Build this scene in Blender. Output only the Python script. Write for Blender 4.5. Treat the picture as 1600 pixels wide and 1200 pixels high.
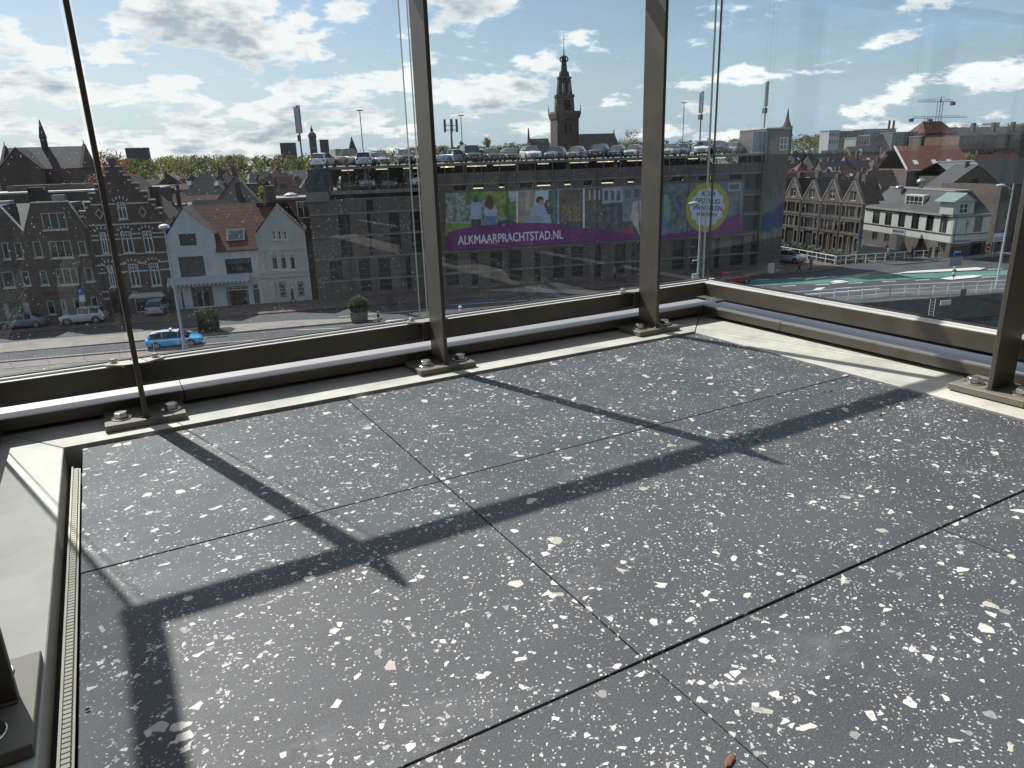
import bpy, bmesh, math, random
import numpy as np
from mathutils import Vector, Matrix
from mathutils.geometry import tessellate_polygon

rnd = random.Random(7)
for o in list(bpy.data.objects):
    bpy.data.objects.remove(o)
SC = bpy.context.scene
COL = SC.collection
PI = math.pi

# ------------------------------------------------------------------ camera, sun, sky, exposure
FOC = 1125.48                     # focal length in pixels of a 1600 px wide picture
PITCH, ROLL, YAW = 0.303423, -0.031457, 0.506048
EYE = 0.588
def cam_axes():
    cy, sy, cp, sp = math.cos(YAW), math.sin(YAW), math.cos(PITCH), math.sin(PITCH)
    f = Vector((sy*cp, cy*cp, -sp)); r = Vector((cy, -sy, 0)); u = r.cross(f)
    cr, sr = math.cos(ROLL), math.sin(ROLL)
    return cr*r + sr*u, -sr*r + cr*u, f
CR, CU, CF = cam_axes()
cam = bpy.data.cameras.new('camera'); cam_o = bpy.data.objects.new('camera', cam); COL.objects.link(cam_o)
cam.sensor_width = 36; cam.lens = FOC/1600*36; cam.clip_start = 0.02; cam.clip_end = 9000
cam_o.matrix_world = Matrix(((CR.x, CU.x, -CF.x, 0), (CR.y, CU.y, -CF.y, 0), (CR.z, CU.z, -CF.z, EYE), (0, 0, 0, 1)))
SC.camera = cam_o

SUN_EL, SUN_AZ = math.radians(47.3), math.radians(-15.8)      # azimuth measured from +Y towards +X
sun = bpy.data.lights.new('sun', 'SUN'); sun.energy = 5.0; sun.angle = math.radians(0.53); sun.color = (1, .972, .925)
sun_o = bpy.data.objects.new('sun', sun); COL.objects.link(sun_o)
SDIR = Vector((math.sin(SUN_AZ)*math.cos(SUN_EL), math.cos(SUN_AZ)*math.cos(SUN_EL), math.sin(SUN_EL)))
sun_o.rotation_euler = SDIR.to_track_quat('Z', 'Y').to_euler()
sun_o.location = (0, 0, 60)

SC.view_settings.view_transform = 'Standard'; SC.view_settings.look = 'None'
SC.view_settings.exposure = 0.3; SC.view_settings.gamma = 1.0; SC.view_settings.use_curve_mapping = False
SC.render.engine = 'CYCLES'
cy_ = SC.cycles
cy_.use_denoising = True; cy_.max_bounces = 8; cy_.transparent_max_bounces = 24
cy_.sample_clamp_indirect = 6; cy_.caustics_reflective = False; cy_.caustics_refractive = False

class NT:
    def __init__(s, tree): s.t = tree; s.n = tree.nodes; s.l = tree.links
    def add(s, typ, **kw):
        n = s.n.new(typ)
        for k, v in kw.items():
            if k[0] == '_': n.inputs[k[1:].replace('_', ' ')].default_value = v
            else: setattr(n, k, v)
        return n
    def put(s, sock, v):
        if hasattr(v, 'is_linked') or hasattr(v, 'links'): s.l.new(v, sock)
        else: sock.default_value = v
    def math(s, op, a, b=0.0, c=0.0, clamp=False):
        n = s.n.new('ShaderNodeMath'); n.operation = op; n.use_clamp = clamp
        for i, v in enumerate((a, b, c)): s.put(n.inputs[i], v)
        return n.outputs[0]
    def vmath(s, op, a, b=(0, 0, 0)):
        n = s.n.new('ShaderNodeVectorMath'); n.operation = op
        s.put(n.inputs[0], a); s.put(n.inputs[1], b)
        return n.outputs[0]
    def mix(s, f, a, b):
        n = s.n.new('ShaderNodeMix'); n.data_type = 'RGBA'; n.clamp_factor = True
        s.put(n.inputs[0], f); s.put(n.inputs[6], a); s.put(n.inputs[7], b)
        return n.outputs[2]
    def ramp(s, f, lo, hi, a=0.0, b=1.0):
        n = s.n.new('ShaderNodeMapRange'); n.interpolation_type = 'SMOOTHSTEP'
        s.put(n.inputs[0], f)
        for i, v in enumerate((lo, hi, a, b)): s.put(n.inputs[i+1], v)
        return n.outputs[0]
    def noise(s, vec, scale, detail=5.0, rough=0.55, dim='3D'):
        n = s.n.new('ShaderNodeTexNoise'); n.noise_dimensions = dim
        if vec is not None: s.l.new(vec, n.inputs['Vector'])
        n.inputs['Scale'].default_value = scale; n.inputs['Detail'].default_value = detail; n.inputs['Roughness'].default_value = rough
        return n
def c4(c): return (c[0], c[1], c[2], 1.0)

def build_world():
    w = bpy.data.worlds.new('World'); SC.world = w; w.use_nodes = True
    t = NT(w.node_tree); t.n.clear()
    out = t.add('ShaderNodeOutputWorld')
    sky = t.add('ShaderNodeTexSky', sky_type='NISHITA', sun_disc=False, sun_elevation=SUN_EL, sun_rotation=SUN_AZ, altitude=0, air_density=1.0, dust_density=1.2, ozone_density=1.2)
    bg = t.add('ShaderNodeBackground', _Strength=0.085)
    t.l.new(sky.outputs[0], bg.inputs[0])
    tc = t.add('ShaderNodeTexCoord'); d = tc.outputs['Generated']
    def layer(dvec, zoff, k, scale, detail, seed):
        sp = t.add('ShaderNodeSeparateXYZ'); t.l.new(dvec, sp.inputs[0])
        z = t.math('MAXIMUM', t.math('ADD', sp.outputs[2], zoff), 0.0)
        den = t.math('ADD', z, k)
        cb = t.add('ShaderNodeCombineXYZ')
        t.l.new(t.math('DIVIDE', sp.outputs[0], den), cb.inputs[0]); t.l.new(t.math('DIVIDE', sp.outputs[1], den), cb.inputs[1])
        cb.inputs[2].default_value = seed
        return t.noise(cb.outputs[0], scale, detail, 0.60).outputs[0]
    # cumulus, with a second sample higher up that says how much cloud lies above (grey undersides)
    a = layer(d, 0.0, 0.26, 3.3, 10.0, 3.1)
    b = layer(d, 0.030, 0.26, 3.3, 6.0, 3.1)
    big = layer(d, 0.0, 0.3, 0.9, 3.0, 9.7)
    sep = t.add('ShaderNodeSeparateXYZ'); t.l.new(d, sep.inputs[0])
    # broken cumulus thins out towards the right (east) as in the photo; toward the sun side it is denser
    east = t.math('ADD', t.math('MULTIPLY', sep.outputs[0], 0.84), t.math('MULTIPLY', sep.outputs[1], -0.52))
    cover = t.math('SUBTRACT', t.math('ADD', a, t.math('MULTIPLY', t.math('SUBTRACT', big, 0.5), 0.35)), t.math('MULTIPLY', east, 0.095))
    mask = t.ramp(cover, 0.492, 0.572)
    under = t.ramp(b, 0.47, 0.62)
    core = t.ramp(cover, 0.53, 0.68)
    shade = t.math('MULTIPLY', under, t.math('ADD', t.math('MULTIPLY', core, 0.75), 0.25), clamp=True)
    ccol = t.mix(shade, (0.88, 0.87, 0.85, 1), (0.40, 0.45, 0.50, 1))
    veil = layer(d, 0.0, 0.30, 2.4, 6.0, 21.0)
    veilm = t.math('MULTIPLY', t.ramp(veil, 0.42, 0.75), 0.42)
    hz = t.math('MULTIPLY', t.ramp(sep.outputs[2], 0.0, 0.13, 1.0, 0.0), 0.5)
    veilm = t.math('MAXIMUM', veilm, hz)
    allm = t.math('MAXIMUM', mask, veilm)
    ccol2 = t.mix(mask, (0.37, 0.60, 0.86, 1), ccol)
    bgc = t.add('ShaderNodeBackground', _Strength=1.0); t.l.new(ccol2, bgc.inputs[0])
    up = t.ramp(sep.outputs[2], -0.03, 0.0)
    mx = t.add('ShaderNodeMixShader'); t.l.new(t.math('MULTIPLY', allm, up), mx.inputs[0]); t.l.new(bg.outputs[0], mx.inputs[1]); t.l.new(bgc.outputs[0], mx.inputs[2])
    t.l.new(mx.outputs[0], out.inputs[0])
build_world()
# ------------------------------------------------------------------ street frame: u along the quay street, v away from the balcony
RZ = math.radians(-15)
UX, VX = Vector((math.cos(RZ), math.sin(RZ), 0)), Vector((-math.sin(RZ), math.cos(RZ), 0))
STREET = -13.7
def S(u, v, z=STREET): return UX*u + VX*v + Vector((0, 0, z))
def ray(px, py): return CR*((px-800)/FOC) + CU*((600-py)/FOC) + CF
def F(px, py, v=81.5):            # where a sight line of the photo meets the facade plane at depth v -> (u, z)
    d = ray(px, py); q = d*(v/d.dot(VX)); return q.dot(UX), EYE + q.z
def G(px, py, z=STREET):          # where a sight line meets the ground at height z -> (u, v)
    d = ray(px, py); q = d*((z-EYE)/d.z); return q.dot(UX), q.dot(VX)
def PL(px, py, p0, p1):           # the same on a vertical plane through p0, p1 (u, v) -> (distance from p0, z)
    d = ray(px, py); a, b = d.dot(UX), d.dot(VX)
    dx, dy = p1[0]-p0[0], p1[1]-p0[1]; L = math.hypot(dx, dy); dx /= L; dy /= L
    det = -a*dy + dx*b
    t = (-p0[0]*dy + dx*p0[1])/det; s = (a*p0[1]-b*p0[0])/det
    return s, EYE + t*d.z

# ------------------------------------------------------------------ materials
MATS = {}
DIM = [1.0]
def mat(name, col, rough=0.7, metal=0.0, var=0.15, scale=1.5, bump=0.0, stretch=None, spec=0.5, objcol=False, bands=None, emit=0.0, rvar=0.0, coat=0.0):
    if name in MATS: return MATS[name]
    if not emit: col = [x*DIM[0] for x in col]
    m = bpy.data.materials.new(name); m.use_nodes = True; t = NT(m.node_tree); b = t.n['Principled BSDF']
    tc = t.add('ShaderNodeTexCoord'); vec = tc.outputs['Object']
    if stretch:
        mp = t.add('ShaderNodeMapping'); mp.inputs['Scale'].default_value = stretch; t.l.new(vec, mp.inputs[0]); vec = mp.outputs[0]
    n1 = t.noise(vec, scale, 7.0, 0.6)
    f = t.ramp(n1.outputs[0], 0.28, 0.72)
    if objcol:
        oi = t.add('ShaderNodeObjectInfo'); base = oi.outputs['Color']
        colr = t.mix(f, t.vmath('MULTIPLY', base, (1-var,)*3), t.vmath('MULTIPLY', base, (1+var,)*3))
    else:
        colr = t.mix(f, c4([x*(1-var) for x in col]), c4([x*(1+var) for x in col]))
    hsrc = n1.outputs[0]
    if bands:                      # (period, strength, axis) courses of roof tiles or planks
        wv = t.add('ShaderNodeTexWave', wave_type='BANDS', bands_direction=bands[2], wave_profile='SAW'); wv.inputs['Scale'].default_value = 0.314/bands[0]
        wv.inputs['Distortion'].default_value = 0.6; wv.inputs['Detail'].default_value = 2; wv.inputs['Detail Scale'].default_value = 3
        t.l.new(tc.outputs['Object'], wv.inputs[0])
        colr = t.mix(t.math('MULTIPLY', wv.outputs[1], bands[1]), colr, t.vmath('MULTIPLY', colr, (0.45,)*3)); hsrc = wv.outputs[1]
    t.l.new(colr, b.inputs['Base Color'])
    b.inputs['Roughness'].default_value = rough; b.inputs['Metallic'].default_value = metal; b.inputs['Specular IOR Level'].default_value = spec
    if coat: b.inputs['Coat Weight'].default_value = coat; b.inputs['Coat Roughness'].default_value = 0.06
    if rvar: t.l.new(t.ramp(n1.outputs[0], 0.2, 0.8, rough-rvar, rough+rvar), b.inputs['Roughness'])
    if bump:
        bp = t.add('ShaderNodeBump'); bp.inputs['Strength'].default_value = bump; bp.inputs['Distance'].default_value = 0.05
        t.l.new(hsrc, bp.inputs['Height']); t.l.new(bp.outputs[0], b.inputs['Normal'])
    if emit: b.inputs['Emission Color'].default_value = c4(col); b.inputs['Emission Strength'].default_value = emit
    MATS[name] = m
    return m

def terrazzo():
    m = bpy.data.materials.new('terrazzo'); m.use_nodes = True; t = NT(m.node_tree); b = t.n['Principled BSDF']
    tc = t.add('ShaderNodeTexCoord'); oi = t.add('ShaderNodeObjectInfo')
    r3 = t.add('ShaderNodeCombineXYZ'); t.l.new(t.math('MULTIPLY', oi.outputs['Random'], 37.0), r3.inputs[0]); t.l.new(t.math('MULTIPLY', oi.outputs['Random'], 91.0), r3.inputs[1])
    vec = t.vmath('ADD', tc.outputs['Object'], r3.outputs[0])
    wob = t.noise(vec, 55.0, 3.0, 0.6); wv = t.vmath('MULTIPLY', t.vmath('SUBTRACT', wob.outputs['Color'], (0.5, 0.5, 0.5)), (0.007, 0.007, 0.0))
    dv = t.vmath('ADD', vec, wv)
    clump = t.noise(vec, 9.0, 3.0).outputs[0]
    n0 = t.noise(vec, 5.0, 6.0).outputs[0]
    col = t.mix(t.ramp(n0, 0.3, 0.7), (0.046, 0.050, 0.054, 1), (0.063, 0.068, 0.073, 1))
    grain = t.noise(vec, 430.0, 3.0, 0.75).outputs[0]
    col = t.mix(t.ramp(grain, 0.50, 0.70, 0.0, 0.6), col, (0.20, 0.20, 0.215, 1))
    col = t.mix(t.ramp(grain, 0.30, 0.45, 0.5, 0.0), col, (0.03, 0.03, 0.033, 1))
    ton = t.math('ADD', t.math('MULTIPLY', oi.outputs['Random'], .18), .91); tcb = t.add('ShaderNodeCombineXYZ')
    for i_ in range(3): t.l.new(ton, tcb.inputs[i_])
    col = t.vmath('MULTIPLY', col, tcb.outputs[0])
    allchip = None
    for sc, prob, edge, ca, cb, seed in ((55, .0125, .12, (.62, .60, .54), (.40, .37, .31), 1.3), (88, .020, .13, (.66, .64, .58), (.24, .24, .24), 5.1), (145, .020, .13, (.68, .66, .60), (.40, .39, .37), 11.7),
                                         (230, .020, .13, (.66, .65, .60), (.34, .34, .33), 17.9), (420, .055, .10, (.50, .49, .46), (.26, .26, .26), 23.3)):
        v2 = t.vmath('ADD', dv, (seed, seed*1.7, 0))
        va = t.add('ShaderNodeTexVoronoi', voronoi_dimensions='2D', feature='F1', _Scale=sc); t.l.new(v2, va.inputs['Vector'])
        ve = t.add('ShaderNodeTexVoronoi', voronoi_dimensions='2D', feature='DISTANCE_TO_EDGE', _Scale=sc); t.l.new(v2, ve.inputs['Vector'])
        sep = t.add('ShaderNodeSeparateColor'); t.l.new(va.outputs['Color'], sep.inputs[0])
        pr = t.math('MULTIPLY', t.ramp(clump, 0.3, 0.7, 0.35, 1.65), prob)
        k = t.math('MULTIPLY', t.math('LESS_THAN', sep.outputs[0], pr), t.math('GREATER_THAN', ve.outputs['Distance'], t.math('ADD', t.math('MULTIPLY', sep.outputs[2], edge), 0.05)))
        cc = t.mix(t.ramp(sep.outputs[1], 0.55, 0.75), c4(ca), c4(cb))
        tint = t.noise(v2, sc*4, 3).outputs[0]
        cc = t.mix(t.ramp(tint, 0.35, 0.75, 0.0, 0.35), cc, (0.52, 0.46, 0.36, 1))
        col = t.mix(k, col, cc)
        allchip = k if allchip is None else t.math('MAXIMUM', allchip, k)
    # thin dried water marks
    smp = t.add('ShaderNodeMapping'); smp.inputs['Scale'].default_value = (1.0, 1.9, 1.0); smp.inputs['Rotation'].default_value = (0, 0, .7); t.l.new(vec, smp.inputs[0])
    st = t.noise(smp.outputs[0], 3.0, 9.0, 0.72).outputs[0]
    col = t.mix(t.ramp(st, 0.55, 0.76, 0.0, 0.30), col, (0.36, 0.36, 0.37, 1))
    t.l.new(col, b.inputs['Base Color'])
    t.l.new(t.ramp(st, 0.3, 0.75, 0.58, 0.72), b.inputs['Roughness'])
    bp = t.add('ShaderNodeBump'); bp.inputs['Strength'].default_value = 0.12; bp.inputs['Distance'].default_value = 0.001
    t.l.new(grain, bp.inputs['Height']); t.l.new(bp.outputs[0], b.inputs['Normal'])
    return m

def pane_glass():
    m = bpy.data.materials.new('balustrade_glass'); m.use_nodes = True; t = NT(m.node_tree); t.n.clear()
    out = t.add('ShaderNodeOutputMaterial')
    tc = t.add('ShaderNodeTexCoord'); vec = tc.outputs['Object']
    tr = t.add('ShaderNodeBsdfTransparent'); tr.inputs[0].default_value = (0.936, 0.962, 0.972, 1)
    gl = t.add('ShaderNodeBsdfGlossy'); gl.inputs['Roughness'].default_value = 0.0; gl.inputs[0].default_value = (1, 1, 1, 1)
    ge = t.add('ShaderNodeNewGeometry')
    dt = t.n.new('ShaderNodeVectorMath'); dt.operation = 'DOT_PRODUCT'; t.l.new(ge.outputs['Normal'], dt.inputs[0]); t.l.new(ge.outputs['Incoming'], dt.inputs[1])
    cs = t.math('ABSOLUTE', dt.outputs['Value'])
    frs = t.math('ADD', t.math('MULTIPLY', t.math('POWER', t.math('SUBTRACT', 1.0, cs, clamp=True), 5.0), 0.96), 0.04)
    m1 = t.add('ShaderNodeMixShader'); t.l.new(t.math('MULTIPLY', frs, 0.8), m1.inputs[0]); t.l.new(tr.outputs[0], m1.inputs[1]); t.l.new(gl.outputs[0], m1.inputs[2])
    patch = t.noise(vec, 4.0, 5.0, 0.6).outputs[0]
    tot = None
    for sc, pr, rad, st, seed in ((110, .10, .10, .45, 0.0), (230, .16, .15, .40, 4.4)):
        v2 = t.vmath('ADD', vec, (seed, seed, seed))
        va = t.add('ShaderNodeTexVoronoi', voronoi_dimensions='3D', feature='F1', _Scale=sc); t.l.new(v2, va.inputs['Vector'])
        sep = t.add('ShaderNodeSeparateColor'); t.l.new(va.outputs['Color'], sep.inputs[0])
        k = t.math('MULTIPLY', t.math('LESS_THAN', sep.outputs[0], t.math('MULTIPLY', t.ramp(patch, 0.35, 0.7, 0.25, 1.5), pr)),
                   t.math('LESS_THAN', va.outputs['Distance'], t.math('MULTIPLY', t.math('ADD', sep.outputs[1], 0.4), rad)))
        k = t.math('MULTIPLY', k, st)
        tot = k if tot is None else t.math('MAXIMUM', tot, k)
    mp = t.add('ShaderNodeMapping'); mp.inputs['Scale'].default_value = (9, 9, .5); t.l.new(vec, mp.inputs[0])
    drip = t.noise(mp.outputs[0], 3.0, 6.0, .65).outputs[0]
    film = t.math('ADD', t.ramp(patch, 0.25, 0.8, 0.0, 0.003), t.ramp(drip, .55, .8, 0.0, .009))
    tot = t.math('MAXIMUM', tot, film)
    du = t.add('ShaderNodeBsdfDiffuse'); du.inputs[0].default_value = (.62, .60, .56, 1)
    tl = t.add('ShaderNodeBsdfTranslucent'); tl.inputs[0].default_value = (.92, .92, .90, 1)
    dm = t.add('ShaderNodeMixShader'); dm.inputs[0].default_value = 0.8; t.l.new(du.outputs[0], dm.inputs[1]); t.l.new(tl.outputs[0], dm.inputs[2])
    m2 = t.add('ShaderNodeMixShader'); t.l.new(tot, m2.inputs[0]); t.l.new(m1.outputs[0], m2.inputs[1]); t.l.new(dm.outputs[0], m2.inputs[2])
    t.l.new(m2.outputs[0], out.inputs[0])
    return m

# ------------------------------------------------------------------ mesh building
class MB:
    def __init__(s): s.v = []; s.f = []; s.m = []
    def add(s, vs, fs, m=0):
        n = len(s.v); s.v += [tuple(p) for p in vs]; s.f += [tuple(i+n for i in f) for f in fs]
        s.m += [m]*len(fs)
        return s
    def box(s, x0, x1, y0, y1, z0, z1, m=0):
        return s.add([(x0, y0, z0), (x1, y0, z0), (x1, y1, z0), (x0, y1, z0), (x0, y0, z1), (x1, y0, z1), (x1, y1, z1), (x0, y1, z1)],
                     [(0, 3, 2, 1), (4, 5, 6, 7), (0, 1, 5, 4), (1, 2, 6, 5), (2, 3, 7, 6), (3, 0, 4, 7)], m)
    def prism(s, poly, y0, y1, m=0):             # polygon in x, z pushed from y0 to y1
        n = len(poly)
        tri = tessellate_polygon([[Vector((x, z, 0)) for x, z in poly]])
        s.add([(x, y0, z) for x, z in poly]+[(x, y1, z) for x, z in poly],
              [tuple(t) for t in tri]+[tuple(i+n for i in t) for t in tri]+[(i, (i+1) % n, n+(i+1) % n, n+i) for i in range(n)], m)
        return s
    def slab(s, poly, z0, z1, m=0):              # polygon in x, y pushed from z0 to z1
        n = len(poly)
        tri = tessellate_polygon([[Vector((x, y, 0)) for x, y in poly]])
        return s.add([(x, y, z0) for x, y in poly]+[(x, y, z1) for x, y in poly],
              [tuple(t) for t in tri]+[tuple(i+n for i in t) for t in tri]+[(i, (i+1) % n, n+(i+1) % n, n+i) for i in range(n)], m)
    def holed(s, outer, holes, rev=0.2, depth=0.35, m=0, mrev=None):   # wall in x, z, front at y = 0, openings with reveals
        loops = [outer]+holes
        tri = tessellate_polygon([[Vector((x, z, 0)) for x, z in lp] for lp in loops])
        pts = [p for lp in loops for p in lp]
        s.add([(x, 0, z) for x, z in pts], [tuple(t) for t in tri], m)
        for lp in holes:
            n = len(lp)
            s.add([(x, 0, z) for x, z in lp]+[(x, rev, z) for x, z in lp], [(i, (i+1) % n, n+(i+1) % n, n+i) for i in range(n)], m if mrev is None else mrev)
        n = len(outer)
        s.add([(x, 0, z) for x, z in outer]+[(x, depth, z) for x, z in outer], [(i, (i+1) % n, n+(i+1) % n, n+i) for i in range(n)], m)
        return s
    def ring(s, prof, n=12, c=(0, 0), m=0, cap=True):      # lathe about z: list of (r, z)
        vs = []; fs = []
        for r, z in prof:
            vs += [(c[0]+r*math.cos(2*PI*i/n), c[1]+r*math.sin(2*PI*i/n), z) for i in range(n)]
        for k in range(len(prof)-1):
            fs += [(k*n+i, k*n+(i+1) % n, (k+1)*n+(i+1) % n, (k+1)*n+i) for i in range(n)]
        if cap: fs += [tuple(range(n-1, -1, -1)), tuple((len(prof)-1)*n+i for i in range(n))]
        return s.add(vs, fs, m)
    def tube(s, p, q, r0, r1=None, n=6, m=0):
        r1 = r0 if r1 is None else r1
        p, q = Vector(p), Vector(q); d = (q-p).normalized()
        a = d.orthogonal().normalized(); b = d.cross(a)
        vs = [p+(a*math.cos(2*PI*i/n)+b*math.sin(2*PI*i/n))*r0 for i in range(n)]+[q+(a*math.cos(2*PI*i/n)+b*math.sin(2*PI*i/n))*r1 for i in range(n)]
        return s.add(vs, [(i, (i+1) % n, n+(i+1) % n, n+i) for i in range(n)]+[tuple(range(n-1, -1, -1)), tuple(range(n, 2*n))], m)
    def build(s, name, mats, parent=None, bevel=0.0, smooth=False, seg=1):
        me = bpy.data.meshes.new(name); me.from_pydata(s.v, [], s.f)
        if not isinstance(mats, (list, tuple)): mats = [mats]
        for q in mats: me.materials.append(q)
        me.polygons.foreach_set('material_index', s.m)
        bm = bmesh.new(); bm.from_mesh(me); bmesh.ops.recalc_face_normals(bm, faces=bm.faces)
        if smooth:
            for f in bm.faces: f.smooth = True
            for e in bm.edges:
                if len(e.link_faces) == 2 and e.calc_face_angle(0) > 0.7: e.smooth = False
        bm.to_mesh(me); bm.free(); me.update()
        o = bpy.data.objects.new(name, me); COL.objects.link(o)
        if parent is not None: o.parent = parent
        if bevel:
            md = o.modifiers.new('bevel', 'BEVEL'); md.width = bevel; md.segments = seg; md.limit_method = 'ANGLE'
        return o

def tag(o, label=None, cat=None, group=None, kind=None):
    if label: o['label'] = label
    if cat: o['category'] = cat
    if group: o['group'] = group
    if kind: o['kind'] = kind
    return o
def thing(name, label, cat, loc=(0, 0, 0), rz=0.0, group=None):
    o = bpy.data.objects.new(name, None); COL.objects.link(o); o.location = loc; o.rotation_euler = (0, 0, rz); o.empty_display_size = 0.1
    return tag(o, label, cat, group)
KIDS = {}
def dup(root, loc=None, rz=None, label=None, group=None, color=None, scale=None):
    def rec(o, par):
        c = o.copy(); COL.objects.link(c)
        if par is not None: c.parent = par
        if color is not None and c.type == 'MESH': c.color = color
        for ch in o.children: rec(ch, c)
        return c
    r = rec(root, None)
    if loc is not None: r.location = loc
    if rz is not None: r.rotation_euler = (0, 0, rz)
    if label: r['label'] = label
    if group: r['group'] = group
    if scale is not None: r.scale = scale if hasattr(scale, '__len__') else (scale,)*3
    return r
def paint(root, color):
    for o in [root]+list(root.children_recursive): o.color = color
def place(o, u, v, z=STREET, rz=0.0):
    o.location = S(u, v, z); o.rotation_euler = (0, 0, RZ+rz); return o
def lettering(txt, size, m, parent, loc, name='lettering', rx=PI/2, rz=0.0, bold=0.0, align='LEFT', shear=0.0, ry=0.0, xs=1.0):
    c = bpy.data.curves.new(name, 'FONT'); c.body = txt; c.size = size; c.extrude = 0.004; c.align_x = align; c.shear = shear; c.resolution_u = 3
    c.materials.append(m); o = bpy.data.objects.new(name, c); COL.objects.link(o)
    bpy.context.view_layer.update(); me = bpy.data.meshes.new_from_object(o.evaluated_get(bpy.context.evaluated_depsgraph_get())); bpy.data.objects.remove(o); bpy.data.curves.remove(c)
    if bold:                       # heavier strokes: the outline laid over itself, shifted a little
        bm = bmesh.new()
        for i, (dx, dy) in enumerate(((-1, -.5), (-1, .5), (1, -.5), (1, .5), (0, 0))):
            n0 = len(bm.verts); bm.from_mesh(me); bm.verts.ensure_lookup_table()
            for v in bm.verts[n0:]: v.co.x += dx*bold; v.co.y += dy*bold; v.co.z += i*.0015
        bm.to_mesh(me); bm.free()
    o = bpy.data.objects.new(name, me); COL.objects.link(o); o.parent = parent
    o.rotation_euler = (rx, ry, rz); o.location = loc; o.scale = (xs, 1, 1)
    return o
# ------------------------------------------------------------------ the balcony (world axes: x along the back rail, y outwards)
TERR = terrazzo()
BRONZE = mat('bronze_powder_coat', (.115, .100, .077), .44, .15, .16, 9, rvar=.05)
PLATELIT = mat('lit_plate_bronze', (.20, .18, .145), .55, .1, .10, 18)  # post bronze made lighter: sun and sky sheen on the plates put into the colour
ALU = mat('anodised_aluminium', (.38, .37, .35), .40, .6, .06, 20, stretch=(1, 8, 8))
LIP = mat('bead_aluminium', (.74, .72, .66), .4, .1, .05, 20)
STEEL = mat('stainless_steel', (.62, .60, .57), .26, 1.0, .12, 60)
CREAM = mat('cream_coated_concrete', (.55, .53, .455), .62, 0, .16, 7, bump=.15, rvar=.06)
RUBBER = mat('black_rubber', (.012, .012, .012), .7, 0, .1, 20)
VOID = mat('matt_black_fascia', (.010, .010, .010), 1.0, 0, .1, 8, spec=0.0)
UNDER = mat('dark_subfloor', (.03, .03, .03), .9, 0, .3, 8)
DRAIN = mat('drain_strip_coating', (.46, .43, .34), .6, 0, .08, 30)
GLASS = pane_glass()
GEDGE = mat('glass_edge', (.17, .225, .21), .2, 0, .1, 30)
CLAD = mat('dark_cladding', (.035, .033, .030), .8, 0, .2, 3)

XL, XR, YB = -0.319, 1.950, 2.0         # glass planes of the left, right and back balustrade
fl = tag(MB().box(-.34, 2.0, -2.2, 2.06, -.30, -.045).build('terrace_floor', UNDER), kind='structure')
gap = 0.0026
rows = [1.777, 1.179, .571, -.034, -.639, -1.244, -1.849]
for r in range(len(rows)-1):
    cl = [-.116, .490, 1.704] if r == 0 else [-.116, .490, 1.097, 1.704]
    for k in range(len(cl)-1):
        w = cl[k+1]-cl[k]; h = rows[r]-rows[r+1]; g = gap*(1.0 if k else .9); dz = (rnd.random()-.5)*.0016
        gy = .0042 if r == 1 else gap
        b = MB().box(gap/2, w-gap/2, (gy if r == 1 else gap)/2, h-gap/2, -.020, 0)
        t = b.build('tile', TERR, fl, bevel=.0008); t.location = (cl[k], rows[r+1], dz); t.rotation_euler = ((rnd.random()-.5)*.002, (rnd.random()-.5)*.002, (rnd.random()-.5)*.0012)
# cream edge plates round the floor, with a lip standing a little above the tiles
eb = tag(thing('edge_flange', 'cream coated steel edge framing the terrazzo balcony floor', 'floor edge'), kind='structure'); del eb['category']
MB().slab([(-.345, 2.075), (2.01, 2.075), (1.712, 1.790), (-.150, 1.790)], -.05, .006).build('edge_plate', CREAM, eb, bevel=.0015)
MB().slab([(-.345, 2.0745), (-.1503, 1.7865), (-.1503, -2.2), (-.345, -2.2)], -.05, .0055).build('edge_plate', CREAM, eb, bevel=.0015)
MB().slab([(2.01, 2.0745), (2.01, -2.2), (1.7125, -2.2), (1.7125, 1.7865)], -.05, .0035).build('edge_plate', CREAM, eb, bevel=.0015)
dr = MB()
dr.box(-.1365, -.1335, -2.2, 1.70, -.044, -.011)
dr.box(-.1335, -.121, -2.2, 1.70, -.020, -.0175)
y = -0.2
while y < 1.69:
    dr.box(-.1335, -.1245, y, y+.0062, -.0175, -.0135); y += .0085
tag(dr.build('drain_strip', DRAIN), 'cream slotted drain strip along the left edge of the tiles', 'drain strip')

tag(MB().box(-26, 26, -2.7, -2.25, -15.9, 17).build('unseen_shading_wall', CLAD), kind='structure')  # unseen wall behind the balcony, made tall, wide and dark to block skylight

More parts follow.
